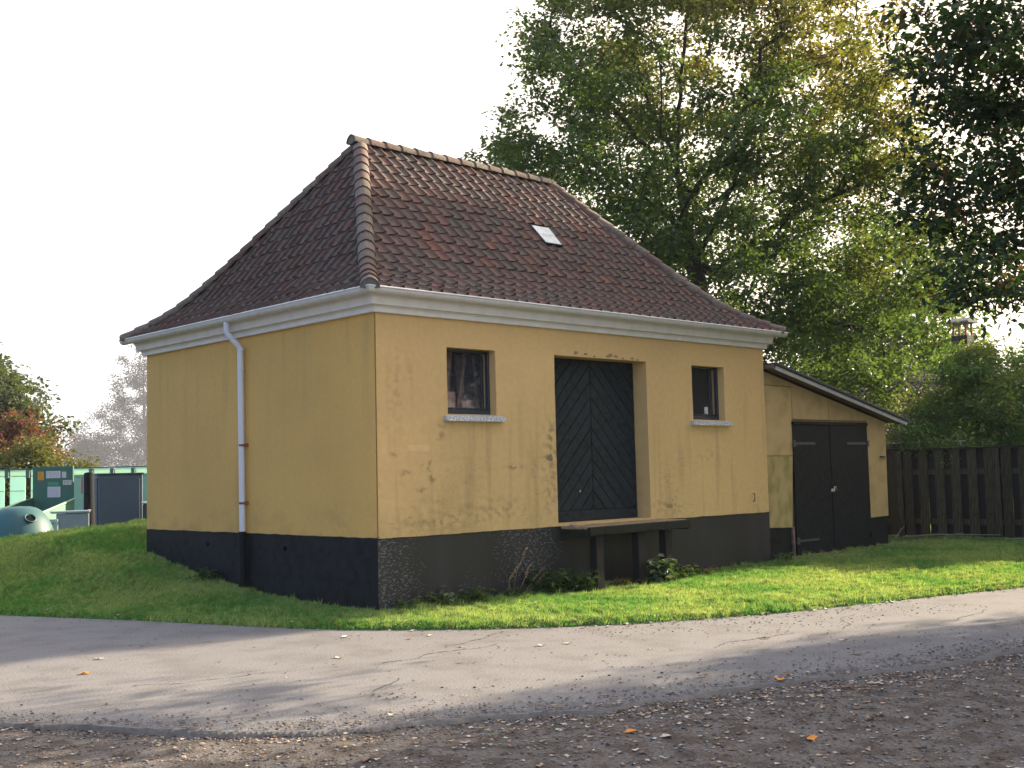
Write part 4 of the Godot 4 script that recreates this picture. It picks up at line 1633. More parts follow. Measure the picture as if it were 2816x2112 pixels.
func build_trees() -> void:
	var spray := leaf_spray(8, 0.20, 0.13, 0.085, 11)
	var spray_small := leaf_spray(9, 0.17, 0.085, 0.055, 12)
	var spray_mid := leaf_spray(9, 0.18, 0.10, 0.068, 19)
	var spray_big := leaf_spray(10, 0.42, 0.22, 0.15, 13)
	var spray_huge := leaf_spray(10, 0.75, 0.30, 0.17, 14)
	var cn := noise(0.22, 401, 3)
	# the great tree behind the building
	var at := Vector3(15.9, 0.0, -6.95)
	var tg := envelope(1300, Vector3.ZERO, [1.6, 3.0, 5.0, 8.0, 10.5, 12.5, 14.5, 16.5, 18.0], [2.6, 4.6, 5.4, 5.7, 5.6, 5.2, 4.4, 2.8, 0.6], 5, 0.36, 0.14, -0.36)
	var rt := Vector3(0.728, 0, 0.686)
	var fd := Vector3(0.686, 0, -0.728)
	var way := func(pts: Array) -> PackedVector3Array:
		var o := PackedVector3Array()
		for q in pts:
			o.append(rt * q[0] + Vector3(0, q[1], 0) + fd * q[2])
		return o
	var trunk: PackedVector3Array = way.call([[0.15, -0.6, 0], [0.1, 1.2, 0], [0, 2.8, 0], [-0.1, 4.2, 0], [-0.2, 5.5, 0], [-0.4, 7.0, 0.1], [-0.65, 8.3, 0.1], [-0.8, 9.6, 0.1]])
	var limbs := []
	for l in [[[-0.8, 9.6, 0.1], [-1.5, 11.5, 0.4], [-1.9, 13.5, 0.6], [-2.1, 15.6, 0.6]], [[-0.8, 9.6, 0.1], [-0.6, 12.0, -0.3], [-0.3, 14.5, -0.5], [0.0, 16.8, -0.4]], [[-0.65, 8.3, 0.1], [0.6, 10.2, -0.6], [1.6, 12.0, -1.0], [2.4, 14.2, -1.0]], [[-0.3, 6.4, 0], [1.0, 7.3, -0.4], [2.4, 8.1, -0.8], [4.2, 8.8, -1.0]], [[-0.5, 7.6, 0], [-2.0, 8.7, -0.5], [-3.4, 9.5, -0.8], [-4.8, 9.9, -0.8]], [[-0.25, 6.0, 0], [-1.6, 6.9, 0.3], [-3.0, 7.3, 0.5], [-4.6, 7.4, 0.6]], [[-0.1, 4.5, 0], [1.2, 5.1, -0.3], [2.6, 5.3, -0.5], [4.2, 4.8, -0.4]], [[-0.35, 7.0, 0], [0.2, 8.2, -1.6], [0.5, 9.6, -3.2], [0.6, 11.0, -4.0]], [[-0.3, 6.2, 0], [-0.6, 7.6, 1.8], [-0.8, 9.0, 3.4], [-0.8, 10.6, 4.2]], [[-0.6, 8.0, 0], [1.4, 9.4, 0.9], [3.0, 10.6, 1.4], [4.2, 11.6, 1.4]], [[-0.75, 9.0, 0.1], [-2.2, 10.8, 0.2], [-3.4, 12.2, 0.2], [-4.2, 13.4, 0.0]], [[-0.15, 4.9, 0], [-0.8, 5.6, -1.4], [-1.6, 6.0, -2.8], [-2.4, 6.2, -3.8]]]:
		limbs.append(way.call(l))
	tree("broadleaf_tree", "tall broadleaf tree turning golden at its top, standing behind the yellow building", at, trunk, tg, {"per": 17, "spray": spray, "rad": 0.46, "limbs": limbs, "tip": 0.0095, "power": 0.53, "max_r": 0.46, "color": func(q: Vector3) -> Color:
		var n := cn.get_noise_3d(q.x, q.y, q.z)
		var gold := clampf((q.y - 9.0) / 8.0 + (q.x * 0.72 + q.z * 0.69) * 0.07 + n * 0.7 - 0.08, 0.0, 1.0)
		var k := rnd(0.75, 1.25)
		var c := Color(0.10, 0.155, 0.055).lerp(Color(0.35, 0.25, 0.07), gold * rnd(0.5, 1.0))
		return c * k})
	# dark tree at the right edge, its boughs hanging over the road
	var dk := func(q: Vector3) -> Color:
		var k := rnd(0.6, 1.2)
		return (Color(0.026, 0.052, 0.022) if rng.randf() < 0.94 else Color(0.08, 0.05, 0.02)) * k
	var t2 := envelope(560, Vector3.ZERO, [2.6, 4.0, 6.5, 9.0, 11.5, 13.5], [3.2, 5.6, 6.7, 6.4, 4.4, 0.8], 15, 0.45, 0.24)
	# the boughs that reach out over the road
	var boughs := PackedVector3Array([Vector3(-6.32, 6.80, -5.49), Vector3(-4.93, 7.34, -5.88), Vector3(-6.66, 6.49, -4.75), Vector3(-5.71, 6.76, -4.90), Vector3(-3.51, 7.53, -5.65), Vector3(-5.65, 6.57, -4.46), Vector3(-5.25, 6.79, -5.85), Vector3(-6.56, 6.21, -4.93), Vector3(-5.64, 6.47, -5.19), Vector3(-4.80, 6.67, -5.20), Vector3(-3.74, 7.05, -5.33), Vector3(-4.38, 6.73, -6.38), Vector3(-3.97, 6.97, -6.34), Vector3(-5.87, 6.11, -5.03), Vector3(-4.35, 6.58, -5.53), Vector3(-4.96, 6.28, -4.97), Vector3(-4.84, 6.17, -5.83), Vector3(-3.47, 6.48, -6.17), Vector3(-4.15, 6.22, -5.60), Vector3(-2.84, 6.58, -5.74), Vector3(-4.55, 5.93, -6.21), Vector3(-4.80, 5.92, -5.77), Vector3(-3.57, 6.19, -5.93), Vector3(-3.59, 6.12, -5.70), Vector3(-5.11, 5.48, -4.76), Vector3(-6.60, 5.07, -4.99), Vector3(-4.17, 5.56, -5.91), Vector3(-3.03, 5.77, -6.08), Vector3(-5.17, 5.22, -4.92), Vector3(-6.77, 4.71, -5.14), Vector3(-4.67, 5.26, -5.89), Vector3(-3.52, 5.31, -6.04), Vector3(-3.14, 5.42, -5.82), Vector3(-4.30, 5.07, -5.12), Vector3(-5.02, 4.73, -6.03), Vector3(-5.03, 4.72, -5.79), Vector3(-5.76, 4.47, -5.21), Vector3(-4.42, 4.83, -5.27), Vector3(-4.66, 4.75, -4.99), Vector3(-4.77, 4.58, -6.08), Vector3(-4.55, 4.47, -5.94), Vector3(-4.93, 4.26, -5.00), Vector3(-6.67, 3.81, -5.09), Vector3(-3.33, 4.42, -6.41), Vector3(-4.29, 4.20, -5.56), Vector3(-5.05, 3.98, -4.95), Vector3(-5.40, 3.69, -5.25), Vector3(-6.09, 3.54, -4.60), Vector3(-5.61, 3.70, -5.50), Vector3(-5.54, 3.47, -5.11), Vector3(-3.74, 3.71, -5.60)])
	t2 = sun_trimmed(Vector3(10.35, 0, 10.3), t2)
	t2.append_array(boughs)
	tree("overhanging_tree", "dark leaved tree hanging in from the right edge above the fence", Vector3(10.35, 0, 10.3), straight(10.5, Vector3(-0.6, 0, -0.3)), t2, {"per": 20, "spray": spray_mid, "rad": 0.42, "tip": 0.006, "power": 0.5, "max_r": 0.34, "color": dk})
	# the next trees of the row along the road: outside the frame, they shade the foreground and the front wall
	var t3 := envelope(600, Vector3.ZERO, [2.2, 4.0, 6.5, 9.0, 11.5, 13.0], [2.6, 4.6, 5.4, 5.2, 3.4, 0.8], 25, 0.45, 0.2)
	tree("offscreen_tree", "dark roadside tree beyond the right edge that shades the gravel", Vector3(18.4, 0, 12.8), straight(10.0, Vector3(0.3, 0, 0.2)), sun_trimmed(Vector3(18.4, 0, 12.8), t3), {"per": 22, "spray": spray, "rad": 0.7, "color": dk, "max_r": 0.32})
	var t15 := envelope(420, Vector3.ZERO, [0.6, 3.0, 6.0, 9.0, 11.0], [3.6, 5.4, 5.6, 4.0, 0.8], 62, 0.45, 0.2)  # unseen tree added to darken what the right window mirrors
	tree("offscreen_tree", "unseen low-branched tree added beyond the right edge to darken the right window reflection", Vector3(33.5, 0, 20.5), straight(8.0, Vector3(0.2, 0, 0)), t15, {"per": 20, "spray": spray_big, "rad": 0.8, "color": dk, "max_r": 0.3})
	var t4 := envelope(900, Vector3.ZERO, [1.6, 3.5, 6.5, 9.5, 12.5, 15.0], [1.6, 2.4, 2.7, 2.7, 2.1, 0.5], 35, 0.45, 0.2)
	tree("offscreen_tree", "leafy tree beyond the fence that shades the shed and the front wall", Vector3(25.6, 0, 3.2), straight(12.0, Vector3(0.2, 0, 0)), sun_trimmed(Vector3(25.6, 0, 3.2), t4), {"per": 26, "spray": spray, "rad": 0.5, "color": dk, "max_r": 0.2, "tip": 0.004})
	# shrubs and trees behind the fence
	var gl := func(q: Vector3) -> Color:
		var n := cn.get_noise_3d(q.x * 2.0 + 50.0, q.y * 2.0, q.z * 2.0)
		return Color(0.11, 0.20, 0.06).lerp(Color(0.25, 0.30, 0.085), clampf(n * 1.6 + 0.25, 0, 1)) * rnd(0.75, 1.25)
	var pale := func(q: Vector3) -> Color:
		return Color(0.2, 0.21, 0.13) * rnd(0.7, 1.25)
	var t5 := envelope(330, Vector3.ZERO, [0.9, 1.7, 2.7, 3.6, 4.3], [1.1, 1.65, 1.5, 1.0, 0.35], 45, 0.5, 0.5, -0.12)
	t5.append_array(PackedVector3Array([Vector3(-2.0, 1.9, 0.4), Vector3(-2.2, 1.75, 0.5), Vector3(-1.9, 2.1, 0.6), Vector3(-2.1, 1.9, 0.1)]))
	tree("large_shrub", "bushy green shrub leaning over the top of the board fence", Vector3(16.5, 0, -0.5), straight(3.6, Vector3(0.1, 0, 0.1)), t5, {"per": 12, "spray": spray_small, "rad": 0.42, "color": gl, "max_r": 0.09, "category": "shrub", "step": 0.3})
	var t6 := envelope(260, Vector3.ZERO, [0.6, 1.8, 2.9, 3.9, 4.6], [0.9, 1.4, 1.5, 1.1, 0.3], 46, 0.5, 0.5, -0.12)
	tree("large_shrub", "yellowish green shrub at the right frame edge, behind the fence", Vector3(18.2, 0, 0.75), straight(3.6, Vector3(0.1, 0, 0.1)), t6, {"per": 12, "spray": spray_small, "rad": 0.42, "color": gl, "max_r": 0.08, "category": "shrub", "step": 0.3})
	var t7 := envelope(90, Vector3.ZERO, [0.6, 1.6, 2.4, 3.1], [0.5, 0.85, 0.75, 0.2], 47, 0.6, 0.3)
	tree("large_shrub", "pale grey-green twiggy shrub between the shed and the fence", Vector3(15.8, 0, -1.75), straight(1.8, Vector3(0, 0, 0)), t7, {"per": 10, "spray": spray_small, "rad": 0.4, "color": pale, "max_r": 0.03, "category": "shrub", "step": 0.25})
	var t8 := envelope(230, Vector3.ZERO, [1.8, 4.0, 6.5, 9.0, 11.0], [2.6, 4.4, 4.6, 3.2, 0.6], 48, 0.5, 0.25)
	tree("garden_tree", "light green tree far behind the shed, right of the tall tree", Vector3(33.0, 0, -11.5), straight(8.0, Vector3(0.2, 0, 0)), t8, {"per": 14, "spray": spray_big, "rad": 0.7, "color": gl, "max_r": 0.25})
	var t8b := envelope(130, Vector3.ZERO, [0.8, 1.6, 2.5, 3.2], [1.5, 2.0, 1.6, 0.4], 49, 0.5, 0.25)
	tree("garden_tree", "low dark green tree behind the lean-to roof", Vector3(21.5, 0, -9.5), straight(4.0, Vector3(0.2, 0, 0)), t8b, {"per": 16, "spray": spray, "rad": 0.6, "color": gl, "max_r": 0.15})
	var t14 := envelope(300, Vector3.ZERO, [1.2, 3.0, 6.0, 9.0, 11.0], [3.0, 5.0, 5.6, 4.2, 0.8], 61, 0.45, 0.2)  # unseen tree added to block sky light from the side wall
	tree("offscreen_tree", "unseen tree added west of the building to dim the sky on its left wall", Vector3(-14.5, 0, -5.5), straight(8.0, Vector3(0.2, 0, 0)), t14, {"per": 20, "spray": spray_big, "rad": 0.8, "color": dk, "max_r": 0.3})
	# left background
	var t9 := envelope(320, Vector3.ZERO, [0.5, 2.5, 4.5, 6.8, 8.6], [1.8, 2.8, 2.9, 1.9, 0.4], 51, 0.5, 0.3)
	tree("background_tree", "grey-green tree at the left frame edge behind the red shrub", Vector3(10.2, -0.6, -42.6), straight(6.0, Vector3(0, 0, 0)), t9, {"per": 14, "spray": spray_big, "rad": 0.6, "color": func(q): return Color(0.10, 0.13, 0.06) * rnd(0.7, 1.25), "max_r": 0.16})
	var t10 := envelope(230, Vector3.ZERO, [0.8, 2.0, 3.4, 4.4, 4.9], [1.1, 1.75, 1.7, 1.0, 0.2], 52, 0.5, 0.3)
	tree("red_shrub", "shrub with red autumn leaves behind the green compactor", Vector3(8.35, -0.6, -33.9), straight(3.4, Vector3.ZERO), t10, {"per": 14, "spray": spray, "rad": 0.5, "color": func(q): return (Color(0.24, 0.065, 0.055) if rng.randf() < 0.6 else Color(0.10, 0.11, 0.045)) * rnd(0.6, 1.3), "max_r": 0.08, "category": "shrub", "step": 0.3})
	var t11 := envelope(260, Vector3.ZERO, [0.3, 1.4, 2.8, 3.8], [1.2, 1.9, 1.7, 0.5], 53, 0.5, 0.3)
	tree("yellow_green_shrub", "yellow-green bush in front of the red shrub, behind the compactor", Vector3(7.9, -0.6, -30.6), straight(2.2, Vector3.ZERO), t11, {"per": 14, "spray": spray, "rad": 0.45, "color": func(q): return Color(0.115, 0.14, 0.035).lerp(Color(0.24, 0.2, 0.06), rng.randf() * 0.7) * rnd(0.7, 1.2), "max_r": 0.06, "category": "shrub", "step": 0.3})
	var hz := func(q: Vector3) -> Color: return Color(0.03, 0.034, 0.028) * rnd(0.7, 1.2)
	var t12 := envelope(520, Vector3.ZERO, [1.0, 6.0, 12.0, 18.0, 24.0], [6.8, 9.2, 8.0, 4.8, 1.0], 54, 0.5, 0.4)
	tree("hazy_tree", "tall feathery grey tree fading into haze beside the building's left edge", Vector3(72.0, -0.6, -155.0), straight(19.0, Vector3.ZERO), t12, {"per": 9, "spray": spray_huge, "rad": 0.9, "color": hz, "max_r": 0.55, "tip": 0.03, "step": 1.4})
	var t13 := envelope(160, Vector3.ZERO, [0.6, 4.0, 8.0, 11.0], [3.2, 4.8, 3.6, 0.8], 56, 0.5, 0.3)
	tree("hazy_tree", "low hazy tree left of the tall grey one above the mint green container", Vector3(64.0, -0.6, -157.0), straight(8.0, Vector3.ZERO), t13, {"per": 14, "spray": spray_huge, "rad": 1.3, "color": hz, "max_r": 0.3, "tip": 0.02, "step": 1.2})

# small plants along the foot of the walls
func weed(label: String, at: Vector3, h: float, spread: float, stems: int, ll: float, cols: Array, sd: int) -> void:
	rng.seed = sd
	var root := thing("weed", label, "plant", at, "weeds along the foot of the walls")
	var st := MB.new()
	st.col = Color(0.07, 0.09, 0.03)
	var lv := MB.new()
	for i in stems:
		var a := rnd(0, TAU)
		var tip := Vector3(cos(a) * spread * rnd(0.2, 1.0), h * rnd(0.45, 1.0), sin(a) * spread * 0.6 * rnd(0.2, 1.0))
		var b := Vector3(tip.x * 0.45 + rnd(-0.04, 0.04), -0.05, tip.z * 0.45)
		st.tube(PackedVector3Array([b, b.lerp(tip, 0.6) + Vector3(0, 0.03, 0), tip]), PackedFloat32Array([0.004, 0.003, 0.0015]), 3, false)
		for k in 6:
			var s := rnd(0.35, 1.0)
			var p := b.lerp(tip, s)
			var an := rnd(0, TAU)
			var dir := Vector3(cos(an), rnd(-0.4, 0.35), sin(an)).normalized()
			var nn := Vector3(rnd(-0.5, 0.5), 1, rnd(-0.5, 0.5)).normalized()
			var sd2 := dir.cross(nn).normalized()
			nn = sd2.cross(dir)
			var l := ll * rnd(0.7, 1.25)
			var c: Color = cols[rng.randi() % cols.size()]
			lv.col = c * rnd(0.8, 1.2)
			var tp := p + dir * l - nn * l * 0.2
			lv.tri(p, tp, p + dir * l * 0.45 + sd2 * l * 0.33 + nn * l * 0.06)
			lv.tri(p, p + dir * l * 0.45 - sd2 * l * 0.33 + nn * l * 0.06, tp)
	part("stem", st, M.dry, root)
	part("leaves", lv, M.leaf, root)

func build_weeds() -> void:
	var green := [Color(0.075, 0.135, 0.035), Color(0.06, 0.11, 0.03), Color(0.10, 0.16, 0.05)]
	var deep := [Color(0.045, 0.085, 0.028), Color(0.055, 0.10, 0.03)]
	var pal := [Color(0.13, 0.18, 0.10), Color(0.09, 0.14, 0.06)]
	var auto := [Color(0.18, 0.09, 0.035), Color(0.22, 0.14, 0.05), Color(0.09, 0.10, 0.03)]
	weed("low leafy weed nearest the building's near corner", Vector3(0.32, lawn_y(0.32, 0.18), 0.18), 0.16, 0.26, 22, 0.07, green, 1)
	weed("pale leafy clump of weed a little right of the near corner, against the plinth", Vector3(0.80, lawn_y(0.8, 0.2), 0.2), 0.26, 0.30, 26, 0.085, pal, 2)
	weed("grassy weed tuft at the plinth below the left window", Vector3(1.30, lawn_y(1.3, 0.22), 0.22), 0.24, 0.30, 30, 0.07, green, 3)
	weed("dark low weed at the foot of the dry stalks", Vector3(2.02, lawn_y(2.02, 0.2), 0.2), 0.16, 0.28, 20, 0.07, deep, 4)
	weed("dark green bush of weeds left of the loading platform", Vector3(2.62, lawn_y(2.6, 0.3), 0.26), 0.36, 0.42, 60, 0.085, deep, 5)
	weed("dense dark weeds at the platform's left front post", Vector3(3.02, lawn_y(3.0, 0.4), 0.42), 0.34, 0.36, 50, 0.085, deep, 6)
	weed("brownish autumn weeds between the platform posts", Vector3(3.85, lawn_y(3.8, 0.4), 0.42), 0.15, 0.40, 30, 0.06, auto, 7)
	weed("tall shining broad-leaved weed at the middle post of the platform", Vector3(4.42, lawn_y(4.4, 0.55), 0.56), 0.44, 0.30, 34, 0.13, pal, 8)
	weed("light green weed right of the platform's right post", Vector3(5.0, lawn_y(5.0, 0.45), 0.45), 0.24, 0.36, 34, 0.08, green, 9)
	weed("low brown weed along the plinth under the right window", Vector3(5.7, lawn_y(5.7, 0.2), 0.2), 0.14, 0.55, 34, 0.06, auto, 10)
	weed("small weed with pale twigs at the corner between building and shed", Vector3(8.1, lawn_y(8.1, 0.15), 0.14), 0.20, 0.26, 18, 0.07, pal, 11)
	weed("brown leaf litter weed in front of the shed doors", Vector3(9.4, lawn_y(9.4, 0.15), 0.15), 0.08, 0.7, 24, 0.06, auto, 12)
	weed("dim weed by the downpipe foot on the shaded side", Vector3(-0.12, lawn_y(-0.12, -3.6), -3.75), 0.22, 0.35, 30, 0.07, deep, 13)
	# dry flowering stalks
	rng.seed = 77
	var root := thing("dry_stalks", "dry yellowed weed stalks standing against the dark plinth", "plant", Vector3(2.02, lawn_y(2.02, 0.16), 0.16))
	for q in [[0.03, 0.62, 0.20], [-0.10, 0.42, 0.05], [0.16, 0.40, 0.25], [0.30, 0.34, 0.5], [0.34, 0.26, 0.52]]:
		var m := MB.new()
		m.col = Color(0.24, 0.17, 0.09)
		var tip := Vector3(q[2], q[1], 0.03)
		m.tube(PackedVector3Array([Vector3(q[0] * 0.4 - 0.06, -0.04, 0), Vector3(q[0], q[1] * 0.5, 0.01), tip]), PackedFloat32Array([0.006, 0.005, 0.003]), 4)
		for k in 14:
			var c := Vector3(q[0], q[1] * 0.5, 0.01).lerp(tip, rnd(0.2, 1.0))
			m.col = [Color(0.30, 0.22, 0.08), Color(0.20, 0.12, 0.06)][k % 2]
			m.box(c + Vector3(rnd(-0.014, 0.014), 0, rnd(-0.014, 0.014)), Vector3(0.012, 0.02, 0.012), 0.0)
		part("stalk", m, M.dry, root)

func inside_solid(x: float, z: float) -> bool:
	return (x > -0.02 and x < W + 0.04 and z < 0.02 and z > -D - 0.02) or (x > W and x < 11.95 and z < -0.04 and z > -4.3) or (x > 14.1 and x < 14.35 and z > -2.7)

func build_grass() -> void:
	rng.seed = 500
	var tuft := MB.new()
	for i in 9:
		var a := rnd(0, TAU)
		var r := rnd(0.0, 0.028)
		var p := Vector3(cos(a) * r, -0.012, sin(a) * r)
		var h := rnd(0.032, 0.066)
		var ln := Vector3(rnd(-1, 1), 0, rnd(-1, 1)) * h * 0.5
		var sd := Vector3(cos(a + 1.3), 0, sin(a + 1.3)) * 0.0042
		var k := rnd(0.75, 1.2)
		tuft.col = Color(k, k, k * 0.95)
		var md := p + Vector3(0, h * 0.62, 0) + ln * 0.35
		var tp := p + Vector3(0, h, 0) + ln
		var c0 := tuft.v.size()
		tuft.quad(p - sd, p + sd, md + sd * 0.8, md - sd * 0.8)
		tuft.tri(md - sd * 0.8, md + sd * 0.8, tp)
		for q in range(c0, tuft.v.size()):
			tuft.n[q] = (tuft.n[q] + Vector3.UP * 0.08).normalized()
	var mesh := tuft.mesh()
	var spots := []
	var n := noise(0.5, 502, 3)
	var n2 := noise(2.5, 503, 2)
	var n3 := noise(9.0, 504, 2)
	# density falls with distance from the camera
	var zones := [[-3.6, 0.5, -7.5, 1.8, 42000], [-2.5, 3.2, -16.0, -7.0, 22000], [-0.8, 8.6, -0.1, 4.6, 46000], [8.0, 14.3, -0.1, 6.2, 34000], [-7.5, -2.0, -16.0, -4.0, 12000], [14.3, 22.0, -6.0, 7.5, 8000]]
	for zn in zones:
		var made := 0
		var tries := 0
		while made < zn[4] and tries < zn[4] * 4:
			tries += 1
			var x := rnd(zn[0], zn[1])
			var z := rnd(zn[2], zn[3])
			var d := off_edge(x, z)
			if d < -0.03 or inside_solid(x, z):
				continue
			if d < 0.05 and rng.randf() < 0.4:
				continue
			spots.append([x, z, d])
			made += 1
	var buf := PackedFloat32Array()
	buf.resize(spots.size() * 16)
	for i in spots.size():
		var x: float = spots[i][0]
		var z: float = spots[i][1]
		var q := n.get_noise_2d(x, z)
		var q2 := n2.get_noise_2d(x, z)
		var q3 := n3.get_noise_2d(x, z)
		var s := rnd(0.65, 1.3) * (1.0 + 0.5 * q2 + 0.6 * q3)
		if rng.randf() < 0.03:
			s *= 1.7
		if absf(z) < 0.35 and x > 0.0 and z > 0.0 and x < W:
			s *= 1.35
		var c := Color(0.12, 0.32, 0.066).lerp(Color(0.37, 0.48, 0.17), clampf(0.5 + q * 1.2 + q3 * 0.9, 0, 1))
		if rng.randf() < 0.06:
			c = Color(0.19, 0.16, 0.06)
		var b := Basis(Vector3.UP, rnd(0, TAU)).scaled(Vector3(1.15, s, 1.15))
		put(buf, i, b, Vector3(x, lawn_y(x, z), z), c * rnd(0.8, 1.2))
	stuff("grass", mesh, M.blade, buf, self, "short mown green grass between the building and the road", "grass")

func leaf_mesh(sd: int, size: float) -> MB:
	var r := RandomNumberGenerator.new()
	r.seed = sd
	var m := MB.new()
	var pts := []
	for k in 10:
		var a := TAU * k / 10
		var rr := size * (0.5 + 0.12 * sin(a * 5.0 + sd)) * r.randf_range(0.85, 1.15)
		pts.append(Vector3(cos(a) * rr * 1.25, size * 0.22 * pow(absf(sin(a + sd)), 1.5) * r.randf_range(0.4, 1.2) + 0.003, sin(a) * rr * 0.85))
	for k in 10:
		m.tri(Vector3(0, 0.006, 0), pts[(k + 1) % 10], pts[k])
	m.tube(PackedVector3Array([pts[5], pts[5] + Vector3(-size * 0.5, 0.004, size * 0.1)]), PackedFloat32Array([0.0015, 0.001]), 3, false)
	return m

func build_litter() -> void:
	rng.seed = 900
	var n1 := noise(0.35, 71, 3)
	var n2 := noise(2.2, 72, 4)
	var rag := noise(0.9, 61, 4)
	var yat := func(x: float, z: float) -> float:
		if off_edge(x, z) > 0.02:
			return lawn_y(x, z) + 0.035
		if z > rut(x, rag):
			return gravel_y(x, z, n1, n2) + 0.004
		return ROAD + 0.002
	# leaves one can point at
	var shapes := []
	for k in 5:
		shapes.append(leaf_mesh(k + 3, 0.075))
	var own := [[-3.92, 1.0, "orange", "bright orange leaf alone on the sunlit asphalt at left"], [-2.52, 6.05, "orange", "orange leaf on the dark gravel near the middle of the bottom edge"], [-0.42, 5.75, "orange", "orange leaf in the broken edge of the asphalt, right of centre"], [-1.95, 7.0, "orange", "rounded orange leaf at the bottom edge of the picture"], [-1.15, 0.95, "white", "white crumpled scrap on the asphalt by the lawn edge"], [-3.46, 0.28, "white", "pale curled leaf pair on the asphalt at far left"]]
	var cols := {"orange": Color(0.62, 0.22, 0.02), "white": Color(0.62, 0.58, 0.52), "pale": Color(0.46, 0.38, 0.29), "brown": Color(0.17, 0.10, 0.06)}
	for o in own:
		var y: float = yat.call(o[0], o[1])
		var l := whole("fallen_leaf", tint(shapes[rng.randi() % 5], cols[o[2]]), M.dry, o[3], "leaf", "fallen leaves", Vector3(o[0], y, o[1]))
		l.rotation.y = rnd(0, TAU)
	for k in 46:
		var x := 0.0
		var z := 0.0
		var where := k % 3
		if where == 0:
			x = rnd(-4.6, 2.0)
			z = lerpf(table(edge_x, edge_z, x) + 0.1, table(rut_x, rut_z, x), pow(rng.randf(), 1.2))
		elif where == 1:
			x = rnd(-4.8, 1.5)
			z = table(rut_x, rut_z, x) + rnd(0.0, 2.2)
		else:
			x = rnd(-1.2, 6.0)
			z = table(edge_x, edge_z, x) + rnd(0.0, 0.25)
		var kind: String = ["pale", "brown", "pale"][rng.randi() % 3] if where != 2 else "white"
		var lab: String = {"pale": "pale dry leaf fallen on the road", "brown": "brown curled leaf fallen on the road", "white": "whitish leaf at the edge between asphalt and grass"}[kind]
		var c: Color = cols[kind]
		var l := whole("fallen_leaf", tint(shapes[rng.randi() % 5], c * rnd(0.75, 1.2)), M.dry, lab, "leaf", lab, Vector3(x, yat.call(x, z), z))
		l.rotation.y = rnd(0, TAU)
		l.scale = Vector3.ONE * rnd(0.55, 1.05)
	# fine litter on lawn, kerb line and verge
	var buf := PackedFloat32Array()
	var count := 5200
	buf.resize(count * 16)
	for k in count:
		var x := 0.0
		var z := 0.0
		var w := k % 8
		if w == 0:
			x = rnd(-3.2, 9.0)
			z = table(edge_x, edge_z, x) + rng.randfn() * 0.12
		elif w == 1:
			x = rnd(-3.0, 13.0)
			z = table(edge_x, edge_z, x) - rnd(0.0, 5.0)
			if inside_solid(x, z):
				z = 0.2
		elif w == 2:
			x = rnd(-4.9, 3.0)
			z = lerpf(table(edge_x, edge_z, x), table(rut_x, rut_z, x), rng.randf())
		elif w < 6:
			x = rnd(-5.5, 4.5)
			z = table(rut_x, rut_z, x) + pow(rng.randf(), 1.5) * 2.8
		elif w == 6:
			x = rnd(-3.0, 4.5)
			z = table(rut_x, rut_z, x) + 0.25 + rng.randfn() * 0.22
		else:
			x = rnd(8.0, 13.5)
			z = 0.15 + absf(rng.randfn()) * 0.35
		var c: Color = [Color(0.34, 0.24, 0.16), Color(0.16, 0.09, 0.05), Color(0.46, 0.40, 0.32), Color(0.07, 0.055, 0.045)][rng.randi() % 4]
		if w == 2 and rng.randf() < 0.75:
			c = Color(0.08, 0.065, 0.05)
		var b := Basis(Vector3.UP, rnd(0, TAU)).scaled(Vector3.ONE * (rnd(0.2, 0.55) if w != 2 else rnd(0.12, 0.34)))
		put(buf, k, b, Vector3(x, yat.call(x, z), z), c * rnd(0.7, 1.2))
	stuff("leaf_litter", shapes[1].mesh(), M.dry, buf, self, "small dry leaf litter scattered over lawn edge, asphalt and gravel", "leaf litter")
	# grit and stones of the verge
	var st := MB.new()
	var s8 := [Vector3(1, 0.1, 0), Vector3(0.2, 0.0, 0.9), Vector3(-0.8, 0.05, 0.5), Vector3(-0.7, 0.1, -0.6), Vector3(0.3, 0, -0.9)]
	for k in 5:
		st.tri(Vector3(0.1, 0.62, 0), s8[(k + 1) % 5] + Vector3(0, 0.2, 0), s8[k] + Vector3(0, 0.2, 0))
		st.quad(s8[(k + 1) % 5] - Vector3(0, 0.3, 0), s8[k] - Vector3(0, 0.3, 0), s8[k] + Vector3(0, 0.2, 0), s8[(k + 1) % 5] + Vector3(0, 0.2, 0))
	count = 30000
	buf = PackedFloat32Array()
	buf.resize(count * 16)
	for k in count:
		var x := rnd(-6.0, 5.0)
		var q := rng.randf()
		var z := table(rut_x, rut_z, x) + (rng.randfn() * 0.25 if q < 0.3 else (-pow(rng.randf(), 2.0) * 1.3 if q < 0.36 else rnd(-0.1, 3.4)))
		if x > 0.5 and q > 0.93:
			z = table(edge_x, edge_z, x) + pow(rng.randf(), 2.0) * 1.2
		var s := 0.0035 + 0.012 * pow(rng.randf(), 4.0)
		var c := Color(0.12, 0.11, 0.10) * rnd(0.35, 2.0)
		if rng.randf() < 0.12:
			c = Color(0.26, 0.19, 0.14) * rnd(0.6, 1.3)
		var b := Basis(Vector3.UP, rnd(0, TAU)).scaled(Vector3(s, s * rnd(0.6, 1.1), s))
		put(buf, k, b, Vector3(x, yat.call(x, z), z), c)
	stuff("grit", st.mesh(), M.stone, buf, self, "loose grit and small stones along the broken asphalt edge", "gravel")

